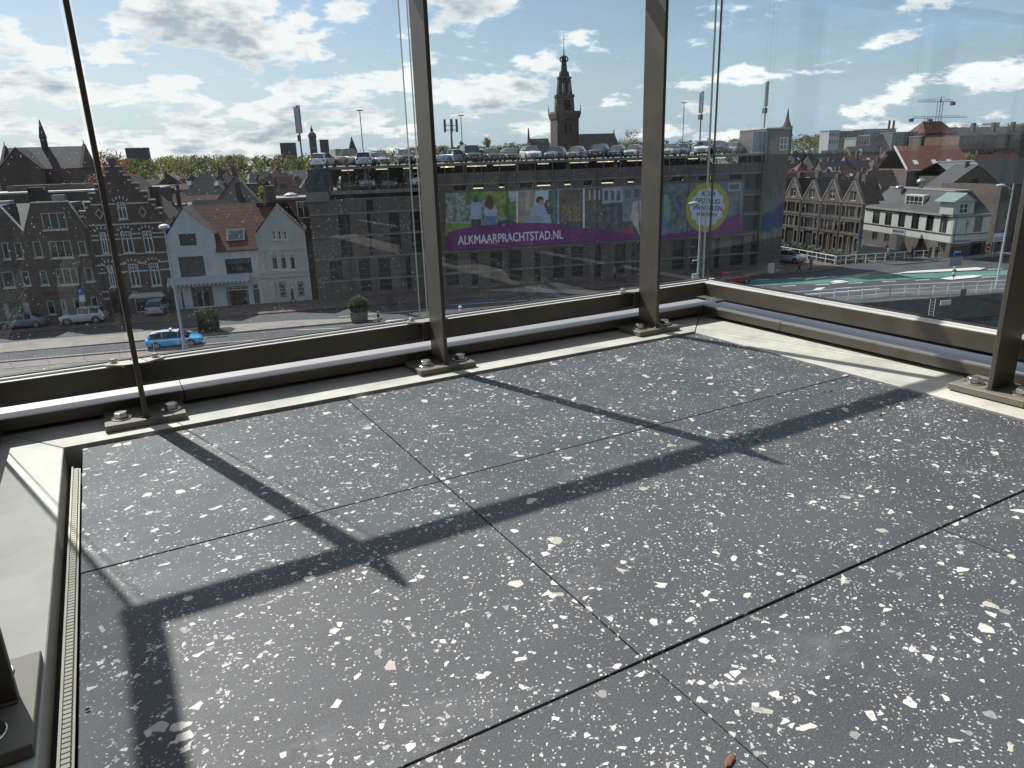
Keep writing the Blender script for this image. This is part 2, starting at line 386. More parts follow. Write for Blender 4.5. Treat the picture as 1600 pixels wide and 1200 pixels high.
# bolts, brackets, posts
def bolt(parent, x, y, z, r=.0165, h=.0135, rot=0.3):
    b = MB().ring([(r*.93, z+.003), (r, z+.0045), (r, z+h), (r*.86, z+h+.0025)], 6)
    o = b.build('bolt', STEEL, parent, bevel=.0008); o.location = (x, y, 0); o.rotation_euler = (0, 0, rot)
    w = MB().ring([(r*1.42, z), (r*1.42, z+.0024), (r*1.36, z+.003)], 28).build('washer', STEEL, o)
    return o
def make_post():
    t = thing('balustrade_post', 'x', 'post', group='steel posts of the balcony balustrade')
    MB().box(-.0058, .0058, 1.850, 1.946, .019, 1.10).build('fin', BRONZE, t, bevel=.0012)
    MB().box(-.089, .087, 1.833, 1.958, .0065, .0225).build('base_plate', PLATELIT, t, bevel=.0012)
    MB().tube((-.0075, 1.851, .0232), (-.0075, 1.945, .0232), .0032, n=6).tube((.0075, 1.851, .0232), (.0075, 1.945, .0232), .0032, n=6).build('weld', BRONZE, t, smooth=True)
    MB().box(-.084, .082, 1.840, 1.953, .0058, .0066).build('shim', RUBBER, t)
    bolt(t, -.052, 1.880, .0225, rot=.35); bolt(t, .058, 1.882, .0225, rot=.9)
    br = MB().slab([(-.066, 1.974), (-.066, 2.004), (.066, 2.004), (.066, 1.974), (.026, 1.944), (-.026, 1.944)], .1305, .1355).build('bracket', BRONZE, t, bevel=.0006)
    br.data.materials.clear(); br.data.materials.append(mat('bracket_paint', (.40, .37, .31), .45, .3, .08, 20))
    for sx in (-.047, .047):
        MB().ring([(.0072, .1365), (.0078, .138), (.0078, .1445), (.0066, .1455)], 6, (sx, 1.984)).build('bracket_bolt', STEEL, br)
        MB().ring([(.0115, .1355), (.0115, .137)], 18, (sx, 1.984)).build('bracket_washer', STEEL, br)
    MB().box(-.030, -.0062, 1.940, 1.944, .078, .1305).build('cleat', BRONZE, t)
    return t
post0 = make_post()
post0.location = (.023, 0, 0); post0['label'] = 'bronze steel balustrade post seen edge on, leftmost of the three along the back glass'
p = dup(post0, (.811, 0, 0), 0, 'bronze steel balustrade post beside the joint between two glass panes, middle of the back row')
p = dup(post0, (1.598, 0, 0), 0, 'bronze steel balustrade post of the back row closest to the glass corner')
# right balustrade: the same post turned a quarter
def post_right(y, label):
    return dup(post0, (-.058, y, 0), -PI/2, label)
post_right(.875, 'dark bronze balustrade post with bolted plate at the right hand glass, by the picture edge')
post_right(.09, 'bronze balustrade post further along the right hand glass, beyond the picture edge')
def post_left(y, label):
    return dup(post0, (1.681, y, 0), PI/2, label)
post_left(.868, 'black shaded balustrade post with base plate on the left edge of the floor')

def balustrade():
    b = thing('glass_balustrade', 'glass balustrade with bronze channel and silver rail along the back of the balcony', 'balustrade')
    r = thing('glass_balustrade', 'glass balustrade along the right side, overlooking the canal bridge', 'balustrade')
    l = thing('glass_balustrade', 'glass balustrade along the left side of the balcony floor', 'balustrade')
    # (parent, transform of a run drawn along +x with the outside at +y)
    def run(par, M4, x0, x1, panes, rails):
        def put(o): o.matrix_local = M4; return o
        put(MB().box(x0, x1, 1.966, 2.036, .080, .1285).build('glazing_channel', BRONZE, par, bevel=.001))
        put(MB().box(x0, x1, 1.9668, 1.9815, .1286, .1300).build('glazing_bead', LIP, par))
        put(MB().box(x0, x1, 1.9828, 1.9935, .1286, .1350).build('glazing_bead', LIP, par))
        put(MB().box(x0, x1, 1.9938, 2.0125, .1286, .1375).build('gasket', RUBBER, par))
        put(MB().box(x0-.05, x1+.05, 2.0765, 2.16, -.3, .038).build('outer_fascia', VOID, par))
        put(MB().box(x0, x1, 2.0622, 2.0762, .007, .040).build('fascia_strip', VOID, par))
        for a, c in panes:
            g = MB(); g.box(a, c, 1.9955, 2.0055, .10, 1.102)
            ge = g.build('glass_pane', [GLASS, GEDGE], par)
            for f in ge.data.polygons:
                if abs(f.normal.y) < .5: f.material_index = 1
            put(ge)
        for a, c in rails:
            rl = put(MB().box(a, c, 1.956, 2.060, .016, .044).build('lower_rail', BRONZE, par, bevel=.001))
            put(MB().box(a, c, 1.9562, 2.0598, .0442, .0466).build('rail_cap', ALU, par))
        put(MB().box(x0, x1, 1.978, 2.022, 1.103, 1.138).build('handrail', BRONZE, par, bevel=.004, seg=2))
    I4 = Matrix.Identity(4)
    run(b, I4, -.345, 1.985, [(-.305, .011), (.035, .799), (.823, 1.672), (1.696, 1.941)], [(-.345, .118), (.120, 1.975)])
    MR = Matrix.Translation((XR-2.0, 0, 0)) @ Matrix.Rotation(-PI/2, 4, 'Z')
    # after the quarter turn a run coordinate x becomes world -y
    run(r, MR, -1.965, 2.1, [(-1.985, -.887), (-.863, -.102), (-.078, .69), (.714, 2.1)], [(-1.9545, -1.600), (-1.598, 2.1)])
    ML = Matrix.Translation((XL+2.0, 0, 0)) @ Matrix.Rotation(PI/2, 4, 'Z')
    run(l, ML, -2.1, 1.965, [(-2.1, -.72), (-.70, .856), (.880, 1.985)], [(-2.1, 1.953)])
    return b
balustrade()
# crumbs of dirt on the tiles
dc = mat('dry_crumb', (.02, .018, .016), .9); lf = mat('dry_leaf', (.17, .075, .04), .8)
def crumb(x, y, r, m, name, label, cat, group=None):
    b = MB(); b.ring([(r*.5, 0), (r, r*.35), (r*.7, r*.75), (r*.2, r*.9)], 6, (0, 0))
    o = b.build(name, m); o.location = (x, y, .0012); o.rotation_euler = (0, 0, rnd.random()*3); o.scale = (1.3, .8, .8); tag(o, label, cat, group); return o
for px, py in ((1176, 556), (1288, 613), (1298, 612), (1376, 650), (1344, 655), (195, 843), (137, 1110), (1182, 690)):
    d = ray(px, py); q = d*(-EYE/d.z); crumb(q.x, q.y, .0022+rnd.random()*.0015, dc, 'crumb', 'tiny dark crumb of dirt lying on the terrazzo tiles', 'crumb', 'crumbs on the tiles')
d = ray(1140, 1190); q = d*(-EYE/d.z); crumb(q.x, q.y, .0055, lf, 'leaf_scrap', 'small rusty brown leaf scrap on the nearest tile', 'leaf scrap').scale = (2.0, .75, .35)
for px, py in ((78, 733), (86, 734)):
    d = ray(px, py); q = d*(-EYE/d.z); crumb(q.x, q.y, .004, dc, 'crumb', 'tiny black crumb on the cream edge left of the tiles', 'crumb', 'crumbs on the cream edge')
# ------------------------------------------------------------------ ground, water, streets (street frame)
def plate(name, poly, z0, z1, m, kind='structure', parent=None):
    o = MB().slab(poly, z0, z1).build(name, m, parent)
    if parent is None: o.rotation_euler = (0, 0, RZ)
    if kind: o['kind'] = kind
    return o
ASPH = mat('asphalt', (.050, .050, .053), .85, 0, .22, .35, rvar=.1)
ASPH2 = mat('old_asphalt', (.075, .073, .072), .88, 0, .22, .5)
BRICKPAVE = mat('red_brick_paving', (.105, .072, .060), .9, 0, .28, 1.2)
GREYPAVE = mat('grey_paving', (.23, .225, .21), .9, 0, .16, 1.0)
REDPATH = mat('faded_red_cycle_path', (.23, .175, .16), .9, 0, .12, .8)
GREENLANE = mat('green_cycle_lane', (.070, .170, .135), .8, 0, .14, .8)
MARK = mat('white_road_paint', (.62, .62, .60), .75, 0, .18, 2.5)
QUAY = mat('quay_stone', (.095, .09, .08), .9, 0, .25, 1.0, bump=.2)
WATERM = mat('canal_water', (.012, .018, .020), .12, 0, .3, .25, bump=.25, stretch=(1, 2.5, 1))
LAND = mat('distant_ground', (.085, .082, .070), .95, 0, .3, .03)
z = STREET
g = MB()
g.slab([(-2500, 60), (2500, 60), (2500, 79.6), (-2500, 79.6)], z-3.5, z)
g.slab([(-2500, 79.6), (63.2, 79.6), (63.2, 150), (2500, 150), (2500, 5000), (-2500, 5000)], z-3.5, z)
g.slab([(68.6, 79.6), (2500, 79.6), (2500, 150), (68.6, 150)], z-3.5, z)
go = g.build('ground', LAND); go.rotation_euler = (0, 0, RZ); go['kind'] = 'structure'
wo = MB().slab([(-2500, -2500), (2500, -2500), (2500, 61), (-2500, 61)], z-2.3, z-2.2).slab([(62.8, 60.5), (69, 60.5), (69, 151), (62.8, 151)], z-2.3, z-2.2).build('water', WATERM)
wo.rotation_euler = (0, 0, RZ); wo['kind'] = 'structure'
plate('quay_wall', [(-200, 58.9), (34, 58.9), (64.5, 56.6), (200, 48), (200, 61.2), (-200, 61.2)], z-3.5, z+.06, QUAY)
plate('road', [(-200, 61), (200, 61), (200, 79.58), (-200, 79.58)], z+.001, z+.004, ASPH)
plate('pavement', [(-200, 58.95), (33.8, 58.95), (33.8, 61.2), (-200, 61.2)], z+.062, z+.068, mat('quay_top_stone', (.19, .175, .145), .9, 0, .2, .8))
plate('cycle_path', [(-200, 61.6), (34, 61.6), (34, 63.6), (-200, 63.6)], z+.004, z+.010, REDPATH)
plate('pavement', [(-200, 61.21), (40, 61.21), (40, 61.58), (-200, 61.58)], z+.004, z+.08, GREYPAVE)
plate('pavement', [(36, 58.95), (64.5, 56.75), (200, 48.2), (200, 61.2), (36, 61.2)], z+.062, z+.068, ASPH2)
plate('kerb', [(-200, 63.62), (34, 63.62), (34, 63.95), (-200, 63.95)], z+.004, z+.11, GREYPAVE)
# planted median between the two carriageways
plate('traffic_island', [(-33, 66.9), (-26, 67.0), (3.6, 68.1), (4.6, 68.6), (3.6, 69.1), (-4, 70.9), (-26, 71.3), (-30, 70.6)], z+.004, z+.13, mat('island_paving', (.22, .20, .165), .9, 0, .2, 1.0))
plate('pavement', [(-200, 75.6), (58, 75.6), (62.9, 77.6), (62.9, 79.57), (-200, 79.57)], z+.004, z+.11, BRICKPAVE)
plate('pavement', [(-200, 79.6), (62.9, 79.6), (62.9, 81.49), (-200, 81.49)], z+.002, z+.12, BRICKPAVE)
plate('pavement', [(57.5, 81.5), (62.9, 81.5), (62.9, 150), (57.5, 150)], z+.002, z+.10, BRICKPAVE)
plate('pavement', [(69, 76.2), (110, 76.2), (110, 79.5), (69, 79.5)], z+.004, z+.10, ASPH2)
plate('forecourt', [(21.5, 81.44), (24.0, 76.9), (31.5, 72.2), (27.5, 71.9), (19, 77.9), (13.0, 81.44)], z+.112, z+.118, mat('pale_forecourt', (.24, .23, .20), .9, 0, .12, .8))
def pq(name, pts, m, dz, **k): return plate(name, [G(*p) for p in pts], z+dz, z+dz+.004, m, **k)
pq('green_lane', [(1090, 447), (1130, 449), (1250, 444), (1350, 440), (1450, 435), (1560, 430), (1640, 426), (1640, 419), (1560, 423), (1450, 426), (1350, 430), (1250, 434), (1130, 439), (1090, 443)], GREENLANE, .006)
def line(name, p, q, w, dz=.012):
    a, b = Vector(G(*p)), Vector(G(*q)); n = (b-a).normalized(); n = Vector((-n.y, n.x))*w/2
    return plate(name, [a+n, b+n, b-n, a-n], z+dz, z+dz+.003, MARK)
line('road_marking', (700, 477), (1000, 458), .14); line('road_marking', (530, 495), (690, 482), .14)
line('road_marking', (440, 517), (630, 508), .14); line('road_marking', (700, 500), (960, 478), .14)
pq('road_marking', [(598, 505), (604, 501), (660, 496), (672, 497), (664, 502), (612, 508)], MARK, .012)
line('road_marking', (600, 513), (622, 510), .32); line('road_marking', (668, 507), (690, 504), .32)
for a, b in (((1258, 437), (1292, 433)), ((1300, 443), (1325, 440)), ((1258, 436), (1270, 434))): line('road_marking', a, b, .35)
for k in range(8):
    x = 1180+k*52; y = 437.5-k*2.35
    line('road_marking', (x, y), (x+22, y-1), .22)
    line('road_marking', (x-10, y+12.3), (x+12, y+11.2), .22)
line('road_marking', (1234, 462), (1375, 451), .22); line('road_marking', (1240, 457), (1330, 449), .16); line('road_marking', (1285, 473), (1560, 452), .18)
pq('road_marking', [(1268, 455), (1276, 450), (1290, 449), (1280, 454)], MARK, .012)
pq('road_marking', [(1296, 441), (1306, 438), (1322, 438.5), (1310, 441)], MARK, .012)
# white kerbed refuges beside the green lane
WK = mat('white_kerb', (.55, .54, .51), .8, 0, .12, 2)
pq('kerb', [(1400, 428.5), (1420, 425), (1525, 419), (1540, 420), (1530, 423), (1440, 427)], WK, .10)
pq('kerb', [(1468, 437), (1485, 433.5), (1520, 431), (1535, 432), (1522, 435), (1485, 438.5)], WK, .10)
# far grass and city floor stay the colour of the ground sheet
DIM[0] = 0.54
# ------------------------------------------------------------------ buildings along the street
BR_A = mat('brown_brick', (.225, .175, .148), .9, 0, .2, 1.1, stretch=(1, 1, 3))
BR_B = mat('dark_red_brick', (.185, .135, .115), .9, 0, .22, 1.1, stretch=(1, 1, 3))
BR_G = mat('garage_brick', (.235, .203, .175), .9, 0, .18, .8, stretch=(1, 1, 4))
BR_R = mat('row_brick', (.185, .150, .128), .9, 0, .22, 1.0, stretch=(1, 1, 3))
DIM[0] = .85
WHITE = mat('white_render', (.60, .61, .60), .85, 0, .12, .6, stretch=(2, 2, .5))
CREAMR = mat('cream_render', (.53, .525, .48), .85, 0, .10, .6, stretch=(2, 2, .5))
STONE = mat('pale_stone', (.56, .54, .48), .85, 0, .12, 2)
DIM[0] = .54
CONC = mat('grey_concrete', (.34, .33, .30), .85, 0, .16, .7)
DIM[0] = .9
FRAME = mat('cream_window_frame', (.62, .60, .52), .6, 0, .06, 3)
FRAMEW = mat('white_window_frame', (.74, .74, .72), .6, 0, .06, 3)
DIM[0] = .54
FRAMED = mat('dark_window_frame', (.05, .055, .06), .6, 0, .1, 3)
PANE = mat('window_pane', (.022, .030, .036), .06, 0, .5, .7, spec=.6)
TILE_R = mat('red_roof_tile', (.215, .072, .042), .8, 0, .28, 1.3, bands=(.36, .7, 'Z'), bump=.5)
TILE_B = mat('brown_roof_tile', (.120, .070, .052), .85, 0, .28, 1.3, bands=(.36, .7, 'Z'), bump=.5)
SLATE = mat('dark_slate', (.040, .042, .047), .7, 0, .28, 1.5, bands=(.30, .6, 'Z'), bump=.4)
ZINC = mat('zinc_trim', (.40, .40, .39), .5, .4, .1, 2)
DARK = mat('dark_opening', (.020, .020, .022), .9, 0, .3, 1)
DOORW = mat('white_door', (.70, .70, .68), .6, 0, .05, 2)
DOORR = mat('dark_red_door', (.075, .022, .026), .6, 0, .1, 2)
DOORB = mat('blue_grey_door', (.10, .14, .17), .6, 0, .1, 2)

CURT = [mat('pale_curtain', (.30, .30, .28), .9, 0, .2, 6), mat('grey_blind', (.16, .165, .17), .9, 0, .15, 6), mat('beige_curtain', (.24, .20, .15), .9, 0, .2, 6)]
wr_ = random.Random(17)
def window(par, x0, x1, z0, z1, nx=1, nz=1, frame=FRAME, rec=.14, fw=.09, sill=None, transom=None, pane=PANE, name='window', sub=0, curtain=True):
    """a pane set back in its opening; frame, bars and sill are its sub-parts"""
    w = MB().box(x0, x1, rec, rec+.03, z0, z1).build(name, pane, par)
    f = MB(); a, b = rec-.06, rec-.004
    f.box(x0, x0+fw, a, b, z0, z1); f.box(x1-fw, x1, a, b, z0, z1); f.box(x0+fw, x1-fw, a, b, z0, z0+fw); f.box(x0+fw, x1-fw, a, b, z1-fw, z1)
    th = fw*.7
    zt = z1-fw if transom is None else z0+(z1-z0)*transom
    if transom is not None: f.box(x0+fw, x1-fw, a+.005, b, zt-th/2, zt+th/2)
    for i in range(1, nx):
        x = x0+(x1-x0)*i/nx; f.box(x-th/2, x+th/2, a+.01, b, z0+fw, zt)
    for i in range(1, nz):
        zz = z0+(zt-z0)*i/nz; f.box(x0+fw, x1-fw, a+.012, b-.001, zz-th/2, zz+th/2)
    if sub and transom is not None:
        for i in range(1, sub):
            x = x0+(x1-x0)*i/sub; f.box(x-th/3, x+th/3, a+.01, b, zt, z1-fw)
        zz = (zt+z1)/2; f.box(x0+fw, x1-fw, a+.013, b-.001, zz-th/3, zz+th/3)
    f.build('frame', frame, w)
    if curtain and wr_.random() < .5:
        k = wr_.uniform(.25, .6); c = MB()
        if wr_.random() < .6: c.box(x0+fw, x1-fw, rec-.003, rec-.001, z1-fw-(z1-z0)*k, z1-fw)
        else: c.box(x0+fw, x0+fw+(x1-x0)*k*.5, rec-.003, rec-.001, z0+fw, z1-fw).box(x1-fw-(x1-x0)*k*.4, x1-fw, rec-.003, rec-.001, z0+fw, z1-fw)
        c.build('curtain', CURT[wr_.randrange(3)], w)
    if sill is not None: MB().box(x0-.08, x1+.08, -.10, rec-.062, z0-.11, z0-.002).build('sill', sill, w)
    return w
def rect(x0, x1, z0, z1): return [(x0, z0), (x1, z0), (x1, z1), (x0, z1)]
def pr(px0, py0, px1, py1, v=81.5, dv=0):     # photo rectangle (left top, right bottom) on the street front -> x0, x1, z0, z1
    a, zt = F(px0, py0, v); b, zb = F(px1, py1, v)
    return [a, b, zb, zt]
V0 = 81.5
def house_root(name, label, cat='house', u=0.0, v=V0, z=STREET): return thing(name, label, cat, S(u, v, z), RZ)
def rel(r, u0): return [r[0]-u0, r[1]-u0, r[2]-STREET, r[3]-STREET]
def pt(u, z, u0): return (u-u0, z-STREET)

# --- brown brick house with two clipped gables, far left
u0 = -26.6
A = house_root('brick_gable_house', 'brown brick terrace house with two clipped gables and cream window frames, leftmost on the street', u=u0)
out = [(-46, STREET), (-22.8, STREET), (-22.8, -4.87), (-24.05, -2.2), (-27.3, -2.2), (-28.46, -4.88), (-30.1, -2.25), (-33.4, -2.25), (-34.6, -4.9), (-46, -4.9)]
wins = [pr(62, 333, 106, 358)]
r2 = [(0, 379, 17, 405), (20, 379, 38, 404), (49, 377, 68, 402), (74, 377, 115, 402), (120, 377, 137, 398)]
r3 = [(0, 425, 25, 449), (31, 424, 49, 446), (60, 423, 77, 445), (85, 420, 124, 444), (130, 418, 147, 440)]
lo = [(71, 470, 88, 491), (113, 466, 128, 488), (140, 464, 155, 484)]
wins += [pr(*q) for q in r2+r3+lo]
doors = [pr(3, 474, 20, 507), pr(33, 472, 50, 495), pr(92, 468, 108, 497)]
doors[0][2] = doors[2][2] = STREET+.12
W = [rel(q, u0) for q in wins]; D = [rel(q, u0) for q in doors]
MB().holed([pt(a, b, u0) for a, b in out], [rect(*q) for q in W+D], .14, .4).build('wall', BR_A, A)
for i, q in enumerate(W):
    wide = q[1]-q[0] > 1.6
    window(A, *q, nx=3 if wide else 1, frame=FRAME, fw=.10, sill=FRAME)
for i, q in enumerate(D):
    d = MB().box(q[0], q[1], .10, .13, q[2], q[3]).build('door', DOORW, A)
    if i == 2: MB().box(q[0]+.22, q[1]-.22, .085, .099, q[2]+.8, q[3]-.2).build('door_pane', PANE, d)
    else: MB().box(q[1]-.25, q[1]-.17, .06, .099, q[2]+.9, q[2]+1.05).build('handle', STEEL, d)
cp = [(-34.6, -4.9), (-33.4, -2.25), (-30.1, -2.25), (-28.46, -4.88), (-27.3, -2.2), (-24.05, -2.2), (-22.8, -4.87)]
for (a, b), (c, d) in zip(cp, cp[1:]):
    MB().prism([pt(a, b, u0), pt(c, d, u0), (c-u0, d-STREET+.12), (a-u0, b-STREET+.12)], -.06, .42).build('coping', STONE, A)
rf = MB(); e = -5.0-STREET; t_ = -2.3-STREET
rf.add([(-19.4, .42, e), (3.8, .42, e), (3.8, 4.6, t_), (-19.4, 4.6, t_), (3.8, 9, e), (-19.4, 9, e)], [(0, 1, 2, 3), (3, 2, 4, 5)])
rf.build('roof', SLATE, A)
for a, b, c in ((-33.4, -30.1, 0), (-27.3, -24.05, 0)):
    MB().add([(a-u0-1.2, .43, e), (a-u0, .43, t_+.02), (b-u0, .43, t_+.02), (b-u0+1.25, .43, e), (a-u0, 4.4, t_+.02), (b-u0, 4.4, t_+.02)], [(0, 1, 4), (1, 2, 5, 4), (2, 3, 5)]).build('gable_roof', SLATE, A)
MB().box(-8.0, -3.6, 3.0, 4.2, t_+.02, t_+.35).build('roof_light', mat('white_roof_light', (.75, .75, .73), .5), A)
MB().box(-2.5, -.9, 5.2, 6.2, t_-.6, t_+1.5).build('chimney', mat('dark_duct', (.03, .035, .05), .6), A)
MB().box(1.0, 2.1, .6, 1.5, t_, t_+.8).build('chimney', mat('pale_chimney', (.45, .44, .40), .8), A)
MB().box(-1.5, 1.3, -.03, .0, 2.85-.3, 3.1-.3).build('shop_sign', mat('faded_red_sign', (.22, .045, .035), .7, 0, .4, 12), A)

# --- stepped gable house
u0 = -19.4
B = house_root('stepped_gable_house', 'tall dark brick house with stepped gable and white stone bands, beside the white gabled shop', u=u0)
half = [.32, .80, 1.38, 2.0, 2.62, 3.22, 3.75]; tops = [1.75, .95, .10, -.68, -1.52, -2.36, -3.2]
cx = -19.45
pts = [(-22.75, STREET), (-15.72, STREET), (-15.72, -3.95)]
R_, L_ = [], []
for h, t in zip(half, tops): R_ += [(cx+h, t)]; L_ += [(cx-h, t)]
prof = [(-15.72, -4.0)]
for i in range(6, -1, -1):
    prof.append((cx+half[i], tops[i+1] if i < 6 else -4.0)); prof.append((cx+half[i], tops[i]))
lp = [(2*cx-x, zz) for x, zz in prof]
poly = [(-22.75, STREET), (-15.72, STREET)]+prof+lp[::-1]
poly2 = []
for q in poly:
    if not poly2 or (abs(q[0]-poly2[-1][0])+abs(q[1]-poly2[-1][1])) > 1e-4: poly2.append(q)
att = [pr(181, 316, 200, 342)]
m2 = [(154, 363, 171, 396), (187, 362, 211, 395), (221, 361, 242, 394)]
m3 = [(166, 415, 182, 448), (199, 413, 221, 447), (231, 411, 253, 446)]
W = [rel(pr(*q), u0) for q in m2+m3]; AT = [rel(q, u0) for q in att]
sh = rel(pr(209, 466, 258, 492), u0); sh[2] = .12
dr_ = rel(pr(172, 457, 188, 492), u0); dr_[2] = .12
MB().holed([pt(a, b, u0) for a, b in poly2], [rect(*q) for q in W+AT+[sh, dr_]], .14, .5).build('wall', BR_B, B)
for q in W+AT: window(B, *q, nx=2, transom=.66, sub=4, frame=FRAMEW, fw=.11, sill=STONE)
window(B, *sh, nx=2, frame=FRAMEW, fw=.09, pane=mat('garage_dark_pane', (.02, .022, .026), .15, 0, .3, 1), name='shop_window')
MB().box(dr_[0], dr_[1], .10, .13, dr_[2], dr_[3]).build('door', DOORR, B)
MB().prism([(sh[0]-.5, sh[3]+.05), (sh[1]+.4, sh[3]+.05), (sh[1]+.1, sh[3]+.5), (sh[0]-.1, sh[3]+.5)], -.35, -.01).build('shop_canopy', STONE, B)
for i in range(7):
    xs = [cx-half[i], cx+half[i]]
    w_ = .62
    for s_ in (-1, 1):
        xa = cx+s_*half[i]; xb = xa-s_*w_ if i else cx
        if i == 0 and s_ == 1: continue
        if i == 0: MB().box(cx-.42-u0, cx+.42-u0, -.08, .52, tops[0]-STREET+.002, tops[0]-STREET+.16).build('step_cap', STONE, B)
        else: MB().box(min(xa+.06*s_, xb)-u0, max(xa+.06*s_, xb)-u0, -.08, .52, tops[i]-STREET+.002, tops[i]-STREET+.13).build('step_cap', STONE, B)
        if i: MB().box(min(xa, xa-s_*.3)-u0, max(xa, xa-s_*.3)-u0, -.05, -.002, tops[i]-STREET-.5, tops[i]-STREET-.34).build('step_block', STONE, B)
for zz in (-2.55, -4.55, -5.55, -6.0, -7.55, -8.5, -9.3, -11.2, -11.95):
    xa, xb = -22.6, -15.8
    if zz == -2.55: xa, xb = -22.1, -16.8
    segs = [(xa-u0, xb-u0)]
    for q in W+AT:
        if q[2]-.12 < zz-STREET < q[3]+.12:
            ns = []
            for a, b in segs:
                if q[0]-.1 > a and q[1]+.1 < b: ns += [(a, q[0]-.1), (q[1]+.1, b)]
                else: ns.append((a, b))
            segs = ns
    if zz < -11: segs = [(xa-u0, dr_[0]-.1)]
    for a, b in segs: MB().box(a, b, -.05, -.002, zz-STREET-.07, zz-STREET+.07).build('stone_band', STONE, B)
vs = MB()
for q in W+AT:
    xm = (q[0]+q[1])/2
    for k in range(-2, 3):
        a = k*.36; r0, r1 = .75, 1.05
        x, zz = xm+math.sin(a)*.95, q[3]-.55+math.cos(a)*1.0
        s_, c_ = math.sin(a), math.cos(a)
        P = [(x-.07*c_-.13*s_, zz+.07*s_-.13*c_), (x+.07*c_-.13*s_, zz-.07*s_-.13*c_), (x+.07*c_+.13*s_, zz-.07*s_+.13*c_), (x-.07*c_+.13*s_, zz+.07*s_+.13*c_)]
        if k % 2 == 0 or True: vs.prism(P, -.045, -.002)
tag(vs.build('voussoir', STONE, B), kind='stuff')
for xm in (cx-2.0, cx+1.95):
    dm = MB(); zc = -3.45-STREET; xx = xm-u0
    for a in range(4):
        p0 = (xx+.34*math.cos(a*PI/2), zc+.5*math.sin(a*PI/2)); p1 = (xx+.34*math.cos((a+1)*PI/2), zc+.5*math.sin((a+1)*PI/2))
        dm.tube((p0[0], -.03, p0[1]), (p1[0], -.03, p1[1]), .05, n=4)
    dm.build('diamond_ornament', STONE, B)
rf = MB(); rz0 = -4.4-STREET; rz1 = .1-STREET
rf.add([(-3.3, .45, rz0), (cx-u0, .45, rz1), (3.65, .45, rz0), (-3.3, 11, rz0), (cx-u0, 11, rz1), (3.65, 11, rz0)], [(0, 1, 4, 3), (1, 2, 5, 4)])
rf.build('roof', TILE_B, B)
MB().box(2.2, 3.1, 3.2, 4.2, rz0-.2, rz1-1.2).build('chimney', BR_B, B)

# --- white gabled shop (left gable + lower middle) and its twin gable
u0 = -12.0
Cc = house_root('white_gable_shop', 'white rendered gabled shop with striped awning and red tiled roof', u=u0)
outl = [(-16.05, STREET), (-11.1, STREET), (-11.1, -5.8), (-13.7, -3.25), (-15.75, -6.0), (-16.05, -6.0)]
w1 = rel(pr(279, 366, 308, 383), u0); w2 = rel(pr(278, 402, 322, 431), u0)
g1 = rel(pr(281, 450, 290, 486), u0); g2 = rel(pr(296, 448, 338, 486), u0); g1[2] = g2[2] = .14
MB().holed([pt(a, b, u0) for a, b in outl], [rect(*q) for q in (w1, w2, g1, g2)], .16, .4).build('wall', WHITE, Cc)
window(Cc, *w1, frame=FRAMED, fw=.08); window(Cc, *w2, frame=FRAMED, fw=.08)
MB().box(g1[0], g1[1], .12, .15, g1[2], g1[3]-.5).build('door', DOORB, Cc)
window(Cc, g1[0], g1[1], g1[3]-.45, g1[3], frame=FRAMEW, fw=.06)
window(Cc, *g2, nx=2, frame=FRAMEW, fw=.09, name='shop_window')
outm = [(-11.1, STREET), (-7.05, STREET), (-7.05, -7.7), (-11.1, -7.7)]
w3 = rel(pr(351, 405, 395, 426), u0); g3 = rel(pr(350, 447, 393, 477), u0); g4 = rel(pr(394, 444, 408, 478), u0); g4[2] = .14
w3[1] = min(w3[1], 4.55); g4[1] = min(g4[1], 4.9)
MB().holed([pt(a, b, u0) for a, b in outm], [rect(*q) for q in (w3, g3, g4)], .16, .4).build('wall', WHITE, Cc)
window(Cc, *w3, frame=FRAMED, fw=.08); window(Cc, *g3, nx=1, nz=1, transom=.78, sub=3, frame=FRAMEW, fw=.11, sill=FRAMEW, name='shop_window')
MB().box(g4[0], g4[1], .12, .15, g4[2], g4[3]-.6).build('door', DOORB, Cc)
window(Cc, g4[0], g4[1], g4[3]-.55, g4[3], frame=FRAMEW, fw=.06)
def gable_roof(par, xc, ze, xl, xr, zr, y1, m, over=.12):
    MB().add([(xl-over, -over, ze-.02), (xc, -over, zr+.06), (xc, y1, zr+.06), (xl-over, y1, ze-.02)], [(0, 1, 2, 3)]).add([(xr+over, -over, ze-.02), (xc, -over, zr+.061), (xc, y1, zr+.061), (xr+over, y1, ze-.02)], [(0, 1, 2, 3)]).build('gable_roof', m, par)
gable_roof(Cc, -13.7-u0, -6.0-STREET+.06, -15.95-u0, -11.05-u0, -3.25-STREET, 6, TILE_B)
# main red slope between the gables
rb = MB(); e, t_ = -7.72-STREET, -3.2-STREET
rb.add([(.85, -.12, e), (5.0, -.12, e), (7.4, 5, t_), (-2.6, 5, t_), (7.4, 10, e), (-2.6, 10, e), (7.4, 4.99, t_), (-2.6, 4.99, t_)], [(0, 1, 2, 3), (7, 6, 4, 5)])
rb.build('roof', TILE_R, Cc)
MB().box(.85, 4.95, -.20, -.05, e-.14, e-.01).build('gutter', FRAMED, Cc)
sk = [F(354, 361, 83.6), F(384, 378, 82.9)]
xk0, xk1 = sk[0][0]-u0, sk[1][0]-u0
def on_slope(x, f): return (x, -.12+f*5.12, e+f*(t_-e))
P = [on_slope(xk0, .18), on_slope(xk1, .18), on_slope(xk1, .42), on_slope(xk0, .42)]
nrm = Vector((0, -(t_-e), 5.12)).normalized()
lo_ = [Vector(p)+nrm*.01 for p in P]; hi = [Vector(p)+nrm*.14 for p in P]
